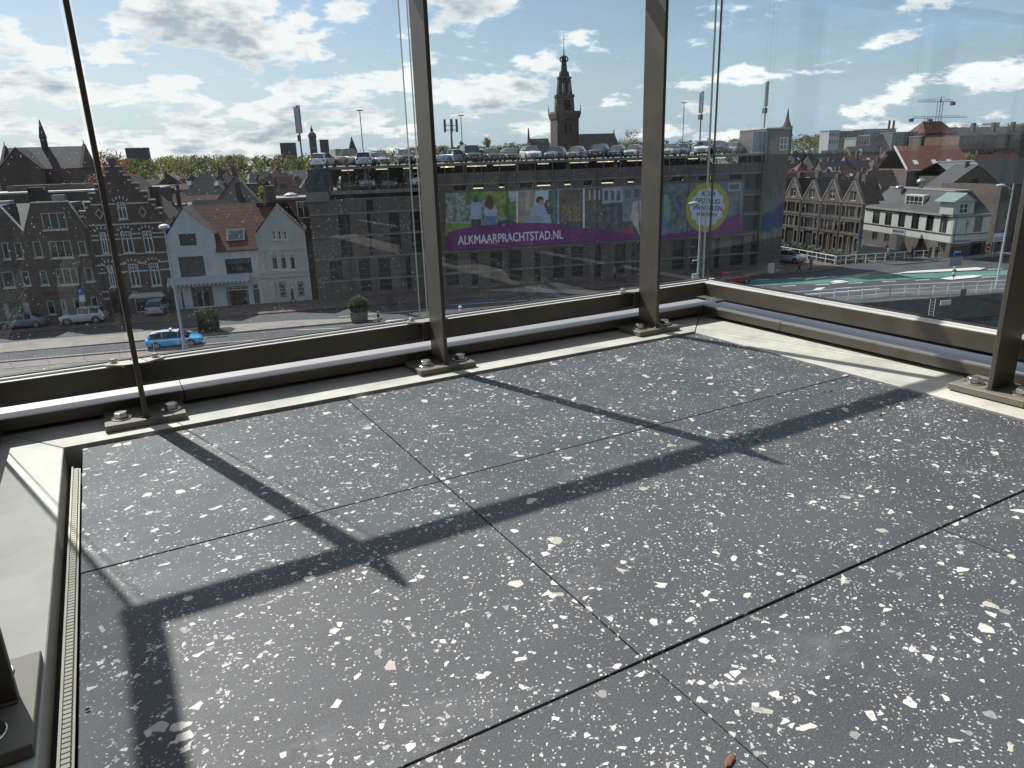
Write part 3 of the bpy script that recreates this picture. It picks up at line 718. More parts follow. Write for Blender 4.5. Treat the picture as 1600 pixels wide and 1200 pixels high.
k_ = MB().add(lo_+hi, [(0, 1, 5, 4), (1, 2, 6, 5), (2, 3, 7, 6), (3, 0, 4, 7), (4, 5, 6, 7)]).build('roof_window', mat('roof_window_frame', (.10, .12, .13), .5), Cc)
cc_ = sum((Vector(p) for p in hi), Vector())/4
MB().add([cc_+(Vector(p)-cc_)*.78+nrm*.012 for p in hi], [(0, 1, 2, 3)]).build('roof_window_pane', mat('roof_window_pane', (.12, .16, .16), .08, 0, .5, 2), k_)
# striped awning with a scalloped edge
aw = MB(); xa, xb = -16.25-u0, -8.15-u0; za, zb = -10.25-STREET, -10.85-STREET
n = 40
for i in range(n):
    x0_, x1_ = xa+(xb-xa)*i/n, xa+(xb-xa)*(i+1)/n; xm = (x0_+x1_)/2; m_ = i % 2
    aw.add([(x0_, -.02, za), (x1_, -.02, za), (x1_, -1.1, zb), (x0_, -1.1, zb)], [(0, 1, 2, 3)], 0)
    aw.add([(x0_, -1.1, zb), (x1_, -1.1, zb), (x1_, -1.12, zb-.16), (xm, -1.12, zb-.30), (x0_, -1.12, zb-.16)], [(0, 1, 2, 3, 4)], m_)
tag(aw.build('awning', [mat('awning_white', (.66, .67, .68), .8, 0, .05, 2), mat('awning_grey', (.16, .17, .18), .8, 0, .05, 2)], Cc), 'white and grey striped awning with a scalloped edge')

u0 = -4.5
Cd = house_root('white_gable_shop', 'off white gabled house with small leaded windows next to the parking garage', u=u0)
outl = [(-7.04, STREET), (-2.0, STREET), (-2.0, -6.15), (-4.65, -3.35), (-6.95, -6.15), (-7.04, -6.15)]
wl = []
for i in range(3): wl.append(rel(pr(425+i*8.6, 361, 431.5+i*8.6, 374), u0))
for i in range(3): wl.append(rel(pr(423+i*14, 397, 436+i*13.6, 421), u0))
sd = [rel(pr(430, 442, 434, 467), u0), rel(pr(436, 441, 447, 464), u0), rel(pr(464.5, 440, 476, 462), u0)]
MB().holed([pt(a, b, u0) for a, b in outl], [rect(*q) for q in wl+[sd[0]]], .14, .4).build('wall', CREAMR, Cd)
for i, q in enumerate(wl): window(Cd, *q, nx=1, nz=2 if i < 3 else 1, transom=None if i < 3 else .78, sub=0 if i < 3 else 4, frame=FRAMEW, fw=.08, sill=FRAMEW)
window(Cd, *sd[0], frame=FRAMED, fw=.05)
PG = mat('poster_green', (.02, .115, .055), .6); PY = mat('poster_yellow', (.40, .33, .10), .6); PWH = mat('poster_pale', (.50, .52, .48), .6, 0, .2, 6); PD = mat('poster_food', (.10, .085, .06), .6, 0, .5, 9)
for i, q in enumerate(sd[1:]):
    po = MB().box(q[0], q[1], -.04, -.005, q[2], q[3]).build('shop_poster', PG, Cd)
    xm = (q[0]+q[1])/2
    for k in range(2):
        zc = q[3]-.42-k*.82
        for r_, yy, mm in ((.36, -.046, PWH), (.29, -.052, PY if (i == 0 and k == 0) else PWH), (.20, -.058, PD)):
            dk = MB(); dk.add([(xm+r_*math.cos(2*PI*j/20), yy, zc+r_*math.sin(2*PI*j/20)) for j in range(20)], [tuple(range(20))])
            dk.build('printed_dish', mm, po)
for zz, th, ov in ((-8.0, .07, .06), (-10.35, .09, .12), (-10.75, .12, .16)):
    MB().box(-7.0-u0, -2.0-u0, -ov, -.002, zz-STREET-th, zz-STREET+th).build('cornice', CREAMR, Cd)
gable_roof(Cd, -4.65-u0, -6.15-STREET+.05, -6.98-u0, -2.0-u0, -3.35-STREET, 6, TILE_B)
MB().add([(-2.4, 4.0, -3.25-STREET), (.9, 4.0, -3.25-STREET), (2.6, .2, -6.3-STREET), (2.6, 8, -6.3-STREET), (-2.4, 8, -6.3-STREET)], [(1, 2, 3), (0, 1, 3, 4)]).build('roof', TILE_B, Cd)
MB().box(2.52, 3.5, .6, 6, 0, 6.2).build('side_wall', mat('dark_passage_wall', (.05, .055, .055), .9), Cd)
MB().box(-1.3, -.3, 4.6, 5.6, -4.2-STREET, -1.5-STREET).build('chimney', BR_B, Cd)
# ------------------------------------------------------------------ the parking garage
u0 = 0.0
GA = house_root('parking_garage', 'brown brick parking garage with open decks and a wide purple advertising banner', 'parking garage', u=u0)
def gz(zz): return zz-STREET
GX0, GXM, GX1, GT1 = -1.3, 11.3, 53.0, 56.25
LV = [-4.55, -6.93, -9.3, -11.76]
lw = [(528, 336, 552, 402), (573, 336, 584, 400), (607, 336, 628, 398), (640, 335, 660, 396)]
holes = []
for a, b, c, d in lw:
    q = pr(a, b, c, d); holes += [[q[0], q[1], gz(LV[1])+.12, gz(LV[0])-.12], [q[0], q[1], gz(LV[2])+.12, gz(LV[1])-.12]]
lo1 = [(515, 411, 537, 438, 0), (560, 409, 581, 455, 1), (591, 408, 613, 452, 1), (634, 405, 645, 462, 1)]
for a, b, c, d, k in lo1:
    q = pr(a, b, c, d); holes.append([q[0], q[1], gz(LV[3])+.1, gz(LV[2])-.25])
    if k: holes.append([q[0], q[1], gz(STREET)+.55, gz(LV[3])-.12])
q = pr(572, 312, 584, 334); holes.append([q[0], q[1], gz(LV[0])+.12, gz(-3.25)])
MB().holed(rect(GX0, GXM, 0, gz(-3.05)), [rect(*h) for h in holes], .25, .5).build('wall', BR_G, GA)
LOUV = mat('garage_screen', (.035, .05, .065), .35, .2, .5, 1.2)
def garage_window(h):
    w = MB().box(h[0], h[1], .25, .28, h[2], h[3]).build('window', LOUV, GA)
    f = MB(); zm = h[2]+(h[3]-h[2])*.52
    f.box(h[0], h[1], .20, .245, zm-.05, zm+.05); f.box(h[0], h[1], .20, .245, h[2], h[2]+.09); f.box(h[0], h[1], .2, .245, zm-.62, zm-.57)
    f.build('window_rail', mat('screen_rail', (.16, .17, .18), .5, .3, .1, 3), w)
for h in holes: garage_window(h)
# right part: a parapet of brick, a row of low slots, banner wall, two low storeys
xs = [(697, 716), (736, 747), (766, 785), (796, 815), (835, 845), (864, 882), (893, 911), (930, 939), (960, 977), (987, 999), (1051, 1069), (1079, 1091), (1116, 1124), (1142, 1161), (1173, 1184)]
holes = []
for a, b in xs:
    yb = 418-(a-700)*.056
    xa, xb = F(a, yb)[0], F(b, yb)[0]
    holes += [[xa, xb, gz(LV[3])+.1, gz(LV[2])-.3], [xa, xb, gz(STREET)+(.5 if b-a > 14 else .3), gz(LV[3])-.12]]
slots = []
for a, b in ((709, 730), (739, 757), (780, 789), (812, 833), (839, 862), (882, 894), (912, 926), (940, 961), (981, 992), (1046, 1068), (1092, 1112), (1140, 1160)):
    yb = 295-(a-700)*.036
    xa, xb = F(a, yb)[0], F(b, yb)[0]; slots.append([xa, xb, gz(-2.66), gz(-2.12)])
ends = [[50.6, 52.75, gz(-3.95), gz(-2.15)], [50.6, 52.75, gz(-6.5), gz(-4.7)], [50.6, 52.75, gz(-8.95), gz(-7.1)]]
MB().holed(rect(GXM, GX1, 0, gz(-.78)), [rect(*h) for h in holes+slots+ends], .25, .5).build('wall', BR_G, GA)
for h in holes: garage_window(h)
LAMP = mat('deck_strip_light', (1, .82, .50), .5, 0, 0, 1, emit=.75)
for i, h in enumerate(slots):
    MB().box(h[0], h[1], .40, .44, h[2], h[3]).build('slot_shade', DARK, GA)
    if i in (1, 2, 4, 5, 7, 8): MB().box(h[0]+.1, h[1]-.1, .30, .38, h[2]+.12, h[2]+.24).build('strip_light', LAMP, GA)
for h in ends: MB().box(h[0], h[1], .30, .33, h[2], h[3]).build('window', LOUV, GA)
# string courses
PIPEM = mat('dull_pipe', (.16, .16, .155), .6, .2, .1, 2)
COURSE = mat('pale_concrete_band', (.40, .385, .35), .85, 0, .12, 1)
for zz, a, b in ((LV[0], GX0, GXM), (LV[1], GX0, GXM), (LV[2], GX0, GX1), (LV[3], GX0, GX1), (-1.98, GXM, GX1), (LV[0], 50.4, GX1), (LV[1], 50.4, GX1)):
    MB().box(a, b, -.07, -.002, gz(zz)-.075, gz(zz)+.075).build('string_course', COURSE, GA)
for x in (2.35, 12.3, 20.4, 31.2, 42.9, 52.6): MB().tube((x, -.16, .3), (x, -.16, gz(-.9) if x > GXM else gz(-3.1)), .05, n=6).build('downpipe', PIPEM, GA)
# decks
MB().box(GX0+2.2, GX1, .15, 32, gz(.0), gz(.28)).build('roof_deck', CONC, GA)
MB().box(GX0, GXM, -.1, 30, gz(-2.55), gz(-2.18)).build('lower_deck', CONC, GA)
MB().box(GXM, GX1, .5, 30, gz(-2.1), gz(-1.85)).build('lower_deck', CONC, GA)
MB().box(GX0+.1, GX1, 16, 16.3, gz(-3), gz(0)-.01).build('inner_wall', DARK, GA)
MB().box(GX0+.02, GX0+.4, .52, 30, 0, gz(-2.56)).build('side_wall', BR_G, GA)
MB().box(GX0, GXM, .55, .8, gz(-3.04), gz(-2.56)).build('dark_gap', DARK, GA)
for x in (GX0+2.6, 5.0, 10.0, 16, 22, 28, 34, 40, 46, 52):
    MB().box(x-.16, x+.16, 1.0, 1.35, gz(-2.17) if x < GXM else gz(-1.84), gz(0)-.012).build('column', CONC, GA)
# slender fence posts along the decks, wires between them
PST = mat('galvanised_post', (.30, .32, .33), .5, .5, .1, 3)
xs_ = [1.1+i*2.06 for i in range(26)]
for i, x in enumerate(xs_):
    if x > GX1-.3: break
    zb = gz(-2.0) if x > GXM else gz(-2.2)
    MB().box(x-.035, x+.035, -.135, -.075, zb, gz(1.12)).build('fence_post', PST, GA)
for zz in (1.08, .72): MB().box(GX0+2.2, GX1, -.118, -.102, gz(zz)-.012, gz(zz)+.012).build('fence_wire', PST, GA)
MB().box(GX0+2.2, GXM, -.118, -.10, gz(-1.62)-.03, gz(-1.62)+.03).build('guard_rail', PST, GA)
for x in [1.6+.62*i for i in range(16)]: MB().box(x-.015, x+.015, -.115, -.104, gz(-2.17), gz(-1.62)).build('baluster', PST, GA)
for zz in (-1.80, -1.98): MB().box(GX0+2.2, GXM, -.118, -.10, gz(zz)-.012, gz(zz)+.012).build('guard_wire', PST, GA)
# deck lights
for a, b, y in ((533, 552, 261), (587, 606, 261), (630, 652, 262), (688, 700, 262), (694, 710, 260), (729, 744, 262), (742, 760, 259), (771, 790, 262), (790, 808, 258), (840, 857, 257), (888, 905, 255), (907, 919, 258), (933, 951, 252), (950, 967, 254), (980, 1003, 250), (1075, 1090, 245), (1118, 1134, 240)):
    xa, z1 = F(a, y, 83.5); xb, _ = F(b, y, 83.5)
    MB().box(xa, xb, 1.9, 2.02, gz(-.16), gz(-.06)).build('strip_light', LAMP, GA)
# glass stair box at the left end
SG = mat('stair_glazing', (.16, .20, .25), .08, .4, .5, .8)
st = MB().prism([(GX0-.1, gz(-2.2)), (GX0+2.15, gz(-2.2)), (GX0+2.15, gz(.2)), (GX0+.9, gz(.2)), (GX0-.1, gz(-1.0))], -.2, 3).build('stair_box', SG, GA)
MB().prism([(GX0-.15, gz(-3.2)), (GX0+2.2, gz(-3.2)), (GX0+2.2, gz(-2.2)), (GX0-.15, gz(-2.2))], -.22, 3.1).build('stair_base', CONC, GA)
MB().box(GX0+2.15, GX0+2.35, -.2, .4, gz(-3.0), gz(.3)).build('corner_post', FRAMED, GA)
# end tower with a window, a sound-wave mural
TWX = GX1+.01
tw_ = [54.95, 56.05, gz(.55), gz(2.05)]
MB().holed(rect(TWX, GT1, -1.5, gz(3.05)), [rect(*tw_)], .12, 6).build('tower_wall', BR_G, GA)
window(GA, *tw_, nx=2, nz=2, frame=FRAMEW, fw=.12, rec=.1)
MB().box(TWX-.05, GT1+.05, -.06, 6, gz(3.05), gz(3.2)).build('tower_cap', STONE, GA)
MB().box(TWX, TWX+.05, 5.9, 6, 0, gz(3)).build('tower_back', BR_G, GA)
mr = random.Random(5)
mu = MB()
for i in range(22):
    x = 53.35+i*.13
    top = -5.6+.09*i+mr.uniform(-.6, .9); bot = -10.0+.02*i+mr.uniform(-.9, .7)
    mu.box(x-.028, x+.028, -.02, -.002, gz(-7.2+.075*i+mr.uniform(-.2, .2)), gz(top), 0)
    mu.box(x-.028, x+.028, -.02, -.002, gz(bot), gz(-8.9+.06*i), 0)
wave = [(53.3+i*.15, gz(-7.45+.08*i+.35*math.sin(i*.5))) for i in range(20)]
low = [(53.3+i*.15, gz(-9.35+.04*i+.2*math.sin(i*.7))) for i in range(20)]
mu.prism(wave+low[::-1], -.035, -.021, 1)
mu.build('wave_mural', [mat('mural_pale_blue', (.36, .45, .50), .8, 0, .08, 3), mat('mural_blue', (.045, .12, .30), .8, 0, .2, 2)], GA)
DIM[0] = 1.2
# advertising banner: printed picture panels, purple swoosh, lettering and round badge
BX0, BX1, BZ0, BZ1 = 13.35, 50.3, gz(-9.18), gz(-2.86)
PURP = mat('banner_purple', (.15, .026, .14), .55, 0, .05, .5)
BN = thing('advertising_banner', 'wide purple banner reading ALKMAARPRACHTSTAD.NL hung across the garage front', 'banner', S(0, V0-.12, STREET), RZ)
MB().box(BX0, BX1, 0, .04, BZ0, BZ1).build('cloth', mat('banner_picture_ground', (.17, .19, .19), .55, 0, .35, .9), BN)
def art(name, shapes):
    for i, (m_, pts_) in enumerate(shapes):
        P_ = [(lambda q: (q[0], max(BZ0, min(BZ1, q[1]-STREET))))(F(690+x/5, 280+y/5, V0-.12)) for x, y in pts_]
        yy = -.004-.004*art.k; art.k += .12
        MB().prism(P_, yy-.002, yy).build(name, m_, BN)
art.k = 0
def ell(cx_, cy_, rx, ry, n=14): return [(cx_+rx*math.cos(2*PI*i/n), cy_+ry*math.sin(2*PI*i/n)) for i in range(n)]
def pm(nm, c, v_=.25, s_=1.5): return mat('print_'+nm, c, .55, 0, v_, s_)
leaf, leaf2, shirt, blouse, jean, dk = pm('leaves', (.12, .21, .06), .5, 1.6), pm('spring_leaves', (.20, .27, .05), .45, 1.6), pm('pale_shirt', (.34, .40, .50), .12), pm('lilac_blouse', (.42, .40, .50), .12), pm('jeans', (.11, .21, .38), .2), pm('dark_cloth', (.06, .06, .065), .3)
hair, skin_, sand, sky_, teal, grs = pm('brown_hair', (.085, .055, .04), .3), pm('skin', (.38, .24, .18), .1), pm('sand_wall', (.30, .25, .19), .3), pm('pale_sky', (.50, .55, .60), .1), pm('teal_door', (.10, .16, .16), .3), pm('lawn', (.17, .25, .05), .25)
whb, brn, gl_ = pm('white_bar', (.62, .63, .63), .05), pm('brick_print', (.16, .11, .085), .4), pm('glass_print', (.10, .13, .15), .5)
art('printed_scene', [
    (pm('park', (.21, .25, .22), .75, 2.2), [(30, 95), (585, 95), (585, 440), (30, 440)]),
    (grs, [(30, 345), (330, 345), (330, 440), (30, 440)]),
    (leaf, ell(250, 140, 75, 70)), (leaf2, ell(480, 180, 105, 110)), (leaf, ell(545, 250, 60, 80)), (leaf2, ell(350, 110, 50, 40)),
    (pm('pale_houses', (.42, .43, .42), .4), [(515, 95), (585, 95), (585, 165), (540, 180)]),
    (sky_, [(596, 90), (905, 88), (905, 200), (596, 210)]),
    (sand, [(596, 90), (735, 90), (700, 360), (596, 370)]), (pm('sand_pillar', (.40, .34, .27), .2), [(655, 92), (690, 92), (680, 250), (650, 250)]),
    (teal, [(835, 88), (925, 86), (925, 380), (835, 370)]),
    (brn, [(925, 86), (1100, 80), (1100, 390), (925, 385)]), (pm('warm_print', (.22, .16, .10), .6, 3), [(940, 200), (1085, 190), (1085, 330), (940, 330)]),
    (brn, [(1118, 78), (1255, 70), (1255, 370), (1118, 370)]), (pm('pale_facade', (.36, .37, .40), .15), [(1255, 70), (1415, 62), (1415, 190), (1255, 190)]),
    (pm('green_facade', (.055, .09, .08), .3), [(1255, 190), (1415, 178), (1415, 370), (1255, 370)]), (pm('grey_facade', (.22, .21, .20), .3), [(1415, 62), (1640, 50), (1640, 370), (1415, 370)]),
    (pm('dark_street', (.085, .09, .10), .3), [(925, 330), (1640, 330), (1640, 480), (925, 430)]),
] + [(gl_, [(x, 90), (x+28, 89), (x+28, 165), (x, 166)]) for x in (1270, 1320, 1368)] + [(gl_, [(x, 215), (x+32, 214), (x+32, 345), (x, 345)]) for x in (1140, 1190, 1285, 1345)]
  + [(pm('window_white', (.45, .45, .44), .1), [(x, 85), (x+12, 85), (x+12, 160), (x, 160)]) for x in (1150, 1190, 1225)] + [(gl_, [(x, 80), (x+45, 78), (x+45, 140), (x, 142)]) for x in (1430, 1500, 1570)] + [
    (dk, [(230, 300), (305, 300), (310, 375), (235, 378)]), (shirt, [(225, 195), (245, 178), (290, 178), (312, 200), (310, 312), (228, 312)]), (hair, ell(265, 158, 19, 26)),
    (jean, [(345, 280), (425, 280), (420, 365), (350, 365)]), (blouse, [(330, 235), (355, 190), (405, 190), (438, 245), (425, 285), (342, 288)]), (hair, [(352, 140), (375, 122), (400, 140), (410, 215), (385, 240), (335, 215)]),
    (dk, [(440, 330), (520, 318), (585, 330), (585, 360), (440, 360)]),
    (shirt, [(690, 230), (720, 200), (790, 195), (840, 250), (858, 330), (850, 360), (690, 360)]), (pm('bag', (.28, .33, .38), .1), [(640, 290), (740, 280), (800, 300), (800, 360), (640, 355)]), (hair, ell(768, 165, 30, 32)), (skin_, ell(778, 182, 20, 22)),
    (hair, ell(828, 200, 26, 40)), (skin_, ell(834, 195, 15, 20)), (dk, [(812, 235), (865, 225), (870, 270), (830, 275)]),
    (pm('red_terrace', (.34, .05, .04), .3), [(1430, 385), (1495, 375), (1500, 430), (1430, 435)]), (pm('pale_figure', (.45, .43, .42), .2), [(1495, 180), (1530, 165), (1545, 430), (1470, 300)]), (pm('white_dress', (.50, .48, .47), .2), [(1545, 170), (1600, 160), (1640, 300), (1640, 430), (1555, 430)]),
    (whb, [(583, 93), (597, 92), (597, 355), (583, 357)]), (whb, [(1103, 72), (1117, 71), (1117, 400), (1103, 398)]), (pm('grey_bar', (.30, .33, .35), .1), [(905, 80), (918, 80), (918, 370), (905, 370)]),
])
# right hand pictures, in whole photo pixels
def art2(name, shapes):
    for m_, pts_ in shapes:
        P_ = [(lambda q: (q[0], max(BZ0, min(BZ1, q[1]-STREET))))(F(x, y, V0-.12)) for x, y in pts_]
        yy = -.004-.004*art.k; art.k += .12
        MB().prism(P_, yy-.002, yy).build(name, m_, BN)
art2('printed_scene', [(pm('dim_facades', (.12, .15, .15), .5, 1.2), [(1036, 287), (1157, 281), (1157, 362), (1036, 374)]), (gl_, [(1042, 305), (1070, 303), (1070, 330), (1042, 332)]), (gl_, [(1122, 287), (1135, 286), (1135, 340), (1122, 341)]), (pm('frame_print', (.30, .33, .33), .1), [(1138, 286), (1157, 285), (1157, 298), (1138, 299)]), (gl_, [(1140, 288), (1155, 287), (1155, 296), (1140, 297)]),
    (pm('green_jacket', (.16, .30, .26), .2), [(1037, 305), (1043, 303), (1048, 325), (1045, 345), (1037, 345)]), (jean, [(1035, 338), (1042, 338), (1040, 366), (1035, 366)])])
SW = [(692, 394), (692, 362.5)]
for x, y in ((30, 418), (120, 396), (220, 375), (340, 358), (480, 346), (620, 340), (760, 340), (900, 349), (1020, 366), (1150, 388), (1300, 408), (1450, 425), (1600, 437)): SW.append((690+x/5, 280+y/5))
SW += [(1040, 366), (1060, 363), (1085, 360), (1115, 352), (1140, 340), (1157, 331), (1157, 365)]
P_ = [(lambda q: (min(max(q[0], BX0+.02), BX1-.02), max(BZ0+.01, q[1]-STREET)))(F(x, y, V0-.12)) for x, y in SW[2:]]
MB().prism([(BX0+.02, BZ0+.01)]+[(BX0+.02, P_[0][1])]+P_[:-1]+[(BX1-.02, BZ0+.01)], -.062, -.05).build('purple_swoosh', PURP, BN)
LW = mat('lettering_white', (.72, .70, .74), .6, 0, 0, 1)
a_, zb_ = F(716, 381.5, V0-.2); b_, zc_ = F(880, 373, V0-.2)
t_ = lettering('ALKMAARPRACHTSTAD.NL', 1.42, LW, BN, (a_, -.068, (zb_+zc_)/2-STREET-.02), bold=.018)
bpy.context.view_layer.update(); sc_ = (b_-a_)/max(t_.dimensions.x, .1); t_.scale = (sc_, 1, 1)
# badge
cbx, cbz = F(1105, 324, V0-.2); cbz -= STREET
R_b = (F(1138.5, 322, V0-.2)[0]-F(1071, 326, V0-.2)[0])/2
bd = thing('round_badge', 'round yellow and pale blue badge with dark words at the right end of the banner', 'badge', S(0, V0-.22, STREET), RZ)
MB().prism([(cbx+R_b*math.cos(2*PI*i/40), cbz+R_b*1.02*math.sin(2*PI*i/40)) for i in range(40)], 0, .03).build('badge_disc', mat('badge_yellow', (.36, .30, .05), .6, 0, .06, 1), bd)
star = []
for i in range(24):
    a = 2*PI*i/24+PI/2; r_ = R_b*(.84 if i % 2 == 0 else .73); star.append((cbx+r_*math.cos(a), cbz+r_*math.sin(a)))
MB().prism(star, -.012, -.002).build('badge_field', mat('badge_pale', (.50, .52, .60), .6, 0, .05, 1), bd)
NAVY = mat('lettering_navy', (.045, .04, .13), .6, 0, 0, 1)
for txt, dx, dz, sz in (('KOM', .05, 1.02, .62), ('GEZELLIG', .0, .38, .60), ('WINKELEN', .05, -.26, .62), ('PARKEREN', -.05, -.80, .44), ('DOE JE HIER', -.02, -1.25, .40))[:4]:
    lettering(txt, sz*R_b/2.25, NAVY, bd, (cbx+dx, -.017, cbz+dz*R_b/2.25), bold=.012, align='CENTER', ry=math.radians(5))
DIM[0] = .54
# pale sheets beside the tower
MB().box(51.2, 53.2, 0, .05, gz(.4), gz(2.75)).build('roof_screen', mat('pale_screen', (.46, .49, .52), .6, 0, .25, .9), GA)
# phone masts and lamp poles standing on the roof deck
MST = mat('mast_grey', (.20, .21, .21), .6, .2, .1, 2); ANT = mat('antenna_panel', (.95, .96, .92), .6, 0, .08, 2)
def mast(px, pyt, pym, v, label, n, w, h, lean=0):
    u, zt = F(px, pyt, v); _, zm = F(px, pym, v)
    t = thing('phone_mast', label, 'phone mast', S(u, v, .28), RZ)
    MB().tube((0, 0, 0), (0, 0, zt-.3), .09, .07, 8).build('pole', MST, t)
    for i in range(n):
        a = i*2*PI/max(n, 1)+.5; x, y = .22*math.cos(a), .22*math.sin(a)
        MB().box(x-w/2, x+w/2, y-.08, y+.08, zm-.28, zt-.28+(.05 if i == 0 else -.12*i)).build('antenna_panel', ANT, t, bevel=.02)
    MB().box(-.25, .1, -.3, .3, zm-1.1, zm-.5).build('radio_box', MST, t)
    return t
mast(463, 165, 208, 84, 'tall phone mast with grey antenna panels at the left end of the garage roof', 3, .30, 1)
mast(1097, 143, 176, 86, 'phone mast with striped grey panels beside the glass corner', 3, .22, 1)
mast(1199, 127, 166, 84, 'tallest phone mast, slim with pale panels, by the garage tower', 2, .26, 1)
u, zt = F(704, 186, 90)
t = thing('phone_mast', 'three armed phone mast with separate hanging panels right of the middle post', 'phone mast', S(u, 90, .28), RZ)
MB().tube((0, 0, 0), (0, 0, zt-.3), .14, .1, 8).build('pole', MST, t)
for x, y in ((-.72, .1), (.0, -.5), (.72, .1)):
    MB().box(x-.13, x+.13, y-.09, y+.09, zt-1.75, zt-.3).build('antenna_panel', MST, t); MB().tube((0, 0, zt-1.0), (x, y, zt-1.0), .04).tube((0, 0, zt-1.5), (x, y, zt-1.5), .04).build('bracket_arm', MST, t)
def pole(px, pyt, v, label, arms=0):
    u, zt = F(px, pyt, v)
    t = thing('lamp_pole', label, 'lamp pole', S(u, v, .28), RZ)
    MB().tube((0, 0, 0), (0, 0, zt-.28), .06, .045, 8).build('pole', PST, t)
    MB().box(-.35, .35, -.12, .12, zt-.30, zt-.2).build('lamp_head', MST, t)
pole(562, 173, 88, 'slim lamp pole on the garage roof left of the middle post'); pole(720, 181, 92, 'slim lamp pole behind the three armed mast'); pole(1069, 161, 92, 'slim lamp pole with a wide head on the garage roof near the corner')
# ------------------------------------------------------------------ cars
DIM[0] = 0.85
PAINT = mat('car_paint', (.5, .5, .5), .32, .15, .03, 1, objcol=True, coat=.6)
CGLASS = mat('car_glass', (.018, .022, .026), .05, 0, .2, 1, spec=.7)
TYRE = mat('tyre_rubber', (.018, .018, .018), .8, 0, .1, 5); RIM = mat('wheel_rim', (.42, .43, .44), .3, .8, .08, 5)
TRIM = mat('black_trim', (.022, .022, .024), .6, 0, .1, 3); HEADL = mat('headlight_glass', (.70, .72, .74), .12, .2, .1, 4); TAILL = mat('tail_light', (.30, .012, .012), .2, 0, .1, 4)
PLATEM = mat('yellow_plate', (.62, .47, .05), .6, 0, .05, 4); ROOFW = mat('white_roof_paint', (.78, .78, .77), .32, 0, .03, 1, coat=.5)
def make_car(name, label, lower, cabin, wb=(-1.36, 1.33), wr=.33, hw=.90, roofmat=None, cat='car'):
    """x forward; lower: (x, z bottom, z shoulder, z hood, half width); cabin: (x, z base, z top, base half width, top half width, side is glass)"""
    t = thing(name, label, cat)
    b = MB(); n = 11
    rings = []
    for x, z0, zs, zh, w in lower:
        rings.append([(x, -w*.90, z0), (x, -w*.985, z0+.10), (x, -w, (z0+zs)/2), (x, -w*.985, zs-.05), (x, -w*.93, zs), (x, 0, zh),
                      (x, w*.93, zs), (x, w*.985, zs-.05), (x, w, (z0+zs)/2), (x, w*.985, z0+.10), (x, w*.90, z0)])
    vs = [p for r in rings for p in r]; fs = []
    for i in range(len(rings)-1):
        for k in range(n-1): fs.append((i*n+k, i*n+k+1, (i+1)*n+k+1, (i+1)*n+k))
        fs.append((i*n+n-1, i*n, (i+1)*n, (i+1)*n+n-1))
    fs += [tuple(range(n)), tuple((len(rings)-1)*n+k for k in range(n-1, -1, -1))]
    b.add(vs, fs, 0)
    gl_side = MB(); gl_front = MB(); gl_rear = MB(); rf_ = MB()
    nc = len(cabin)
    for i in range(nc-1):
        a, c = cabin[i], cabin[i+1]
        A0 = [(a[0], s*a[3], a[1]) for s in (-1, 1)]; A1 = [(a[0], s*a[4], a[2]) for s in (-1, 1)]
        C0 = [(c[0], s*c[3], c[1]) for s in (-1, 1)]; C1 = [(c[0], s*c[4], c[2]) for s in (-1, 1)]
        for s in (0, 1): (gl_side if a[5] else b).add([A0[s], C0[s], C1[s], A1[s]], [(0, 1, 2, 3)], 0)
        if a[2]-a[1] < .12: gl_rear.add([A0[0], A0[1], C1[1], C1[0]], [(0, 1, 2, 3)])
        elif c[2]-c[1] < .12: gl_front.add([A1[0], A1[1], C0[1], C0[0]], [(0, 1, 2, 3)])
        else:
            m0, m1 = ((A1[0][0], 0, A1[0][2]+.03), (C1[0][0], 0, C1[0][2]+.03))
            rf_.add([A1[0], C1[0], m1, m0, A1[1], C1[1]], [(0, 1, 2, 3), (3, 2, 5, 4)])
    # rear light, sills, bumpers
    body = b.build('body', PAINT, t, bevel=.025, smooth=True, seg=2)
    rf_.build('car_roof', roofmat or PAINT, t, smooth=True)
    gl_side.build('side_window', CGLASS, t); gl_front.build('windscreen', CGLASS, t); gl_rear.build('rear_window', CGLASS, t)
    x0, x1 = lower[0][0], lower[-1][0]; w0, w1 = lower[1][4], lower[-2][4]
    MB().box(x0+.18, x1-.18, -hw*.95, hw*.95, .17, .30).build('underbody', TRIM, t)
    for s in (-1, 1):
        zs = lower[-1][2]
        h = MB().box(x1-.20, x1+.012, s*(lower[-1][4]-.02)-.20*(s > 0), s*(lower[-1][4]-.02)+.20*(s < 0), zs-.20, zs-.06).build('headlight', HEADL, t, bevel=.02)
        zs = lower[0][2]
        h = MB().box(x0-.012, x0+.16, s*(lower[0][4]+.0)-.19*(s > 0), s*(lower[0][4]+.0)+.19*(s < 0), zs-.26, zs-.06).build('tail_light', TAILL, t, bevel=.02)
        MB().box(.62, .76, s*(hw+.12)-.16*(s > 0), s*(hw+.12)+.16*(s < 0), lower[3][2]+.02, lower[3][2]+.15).build('wing_mirror', TRIM, t, bevel=.02)
    MB().box(x1-.02, x1+.02, -.42, .42, lower[-1][1]+.06, lower[-1][1]+.28).build('grille', TRIM, t)
    MB().box(x1+.02, x1+.035, -.26, .26, lower[-1][1]+.12, lower[-1][1]+.23).build('number_plate', PLATEM, t)
    MB().box(x0-.035, x0-.002, -.26, .26, lower[0][1]+.22, lower[0][1]+.33).build('number_plate', PLATEM, t)
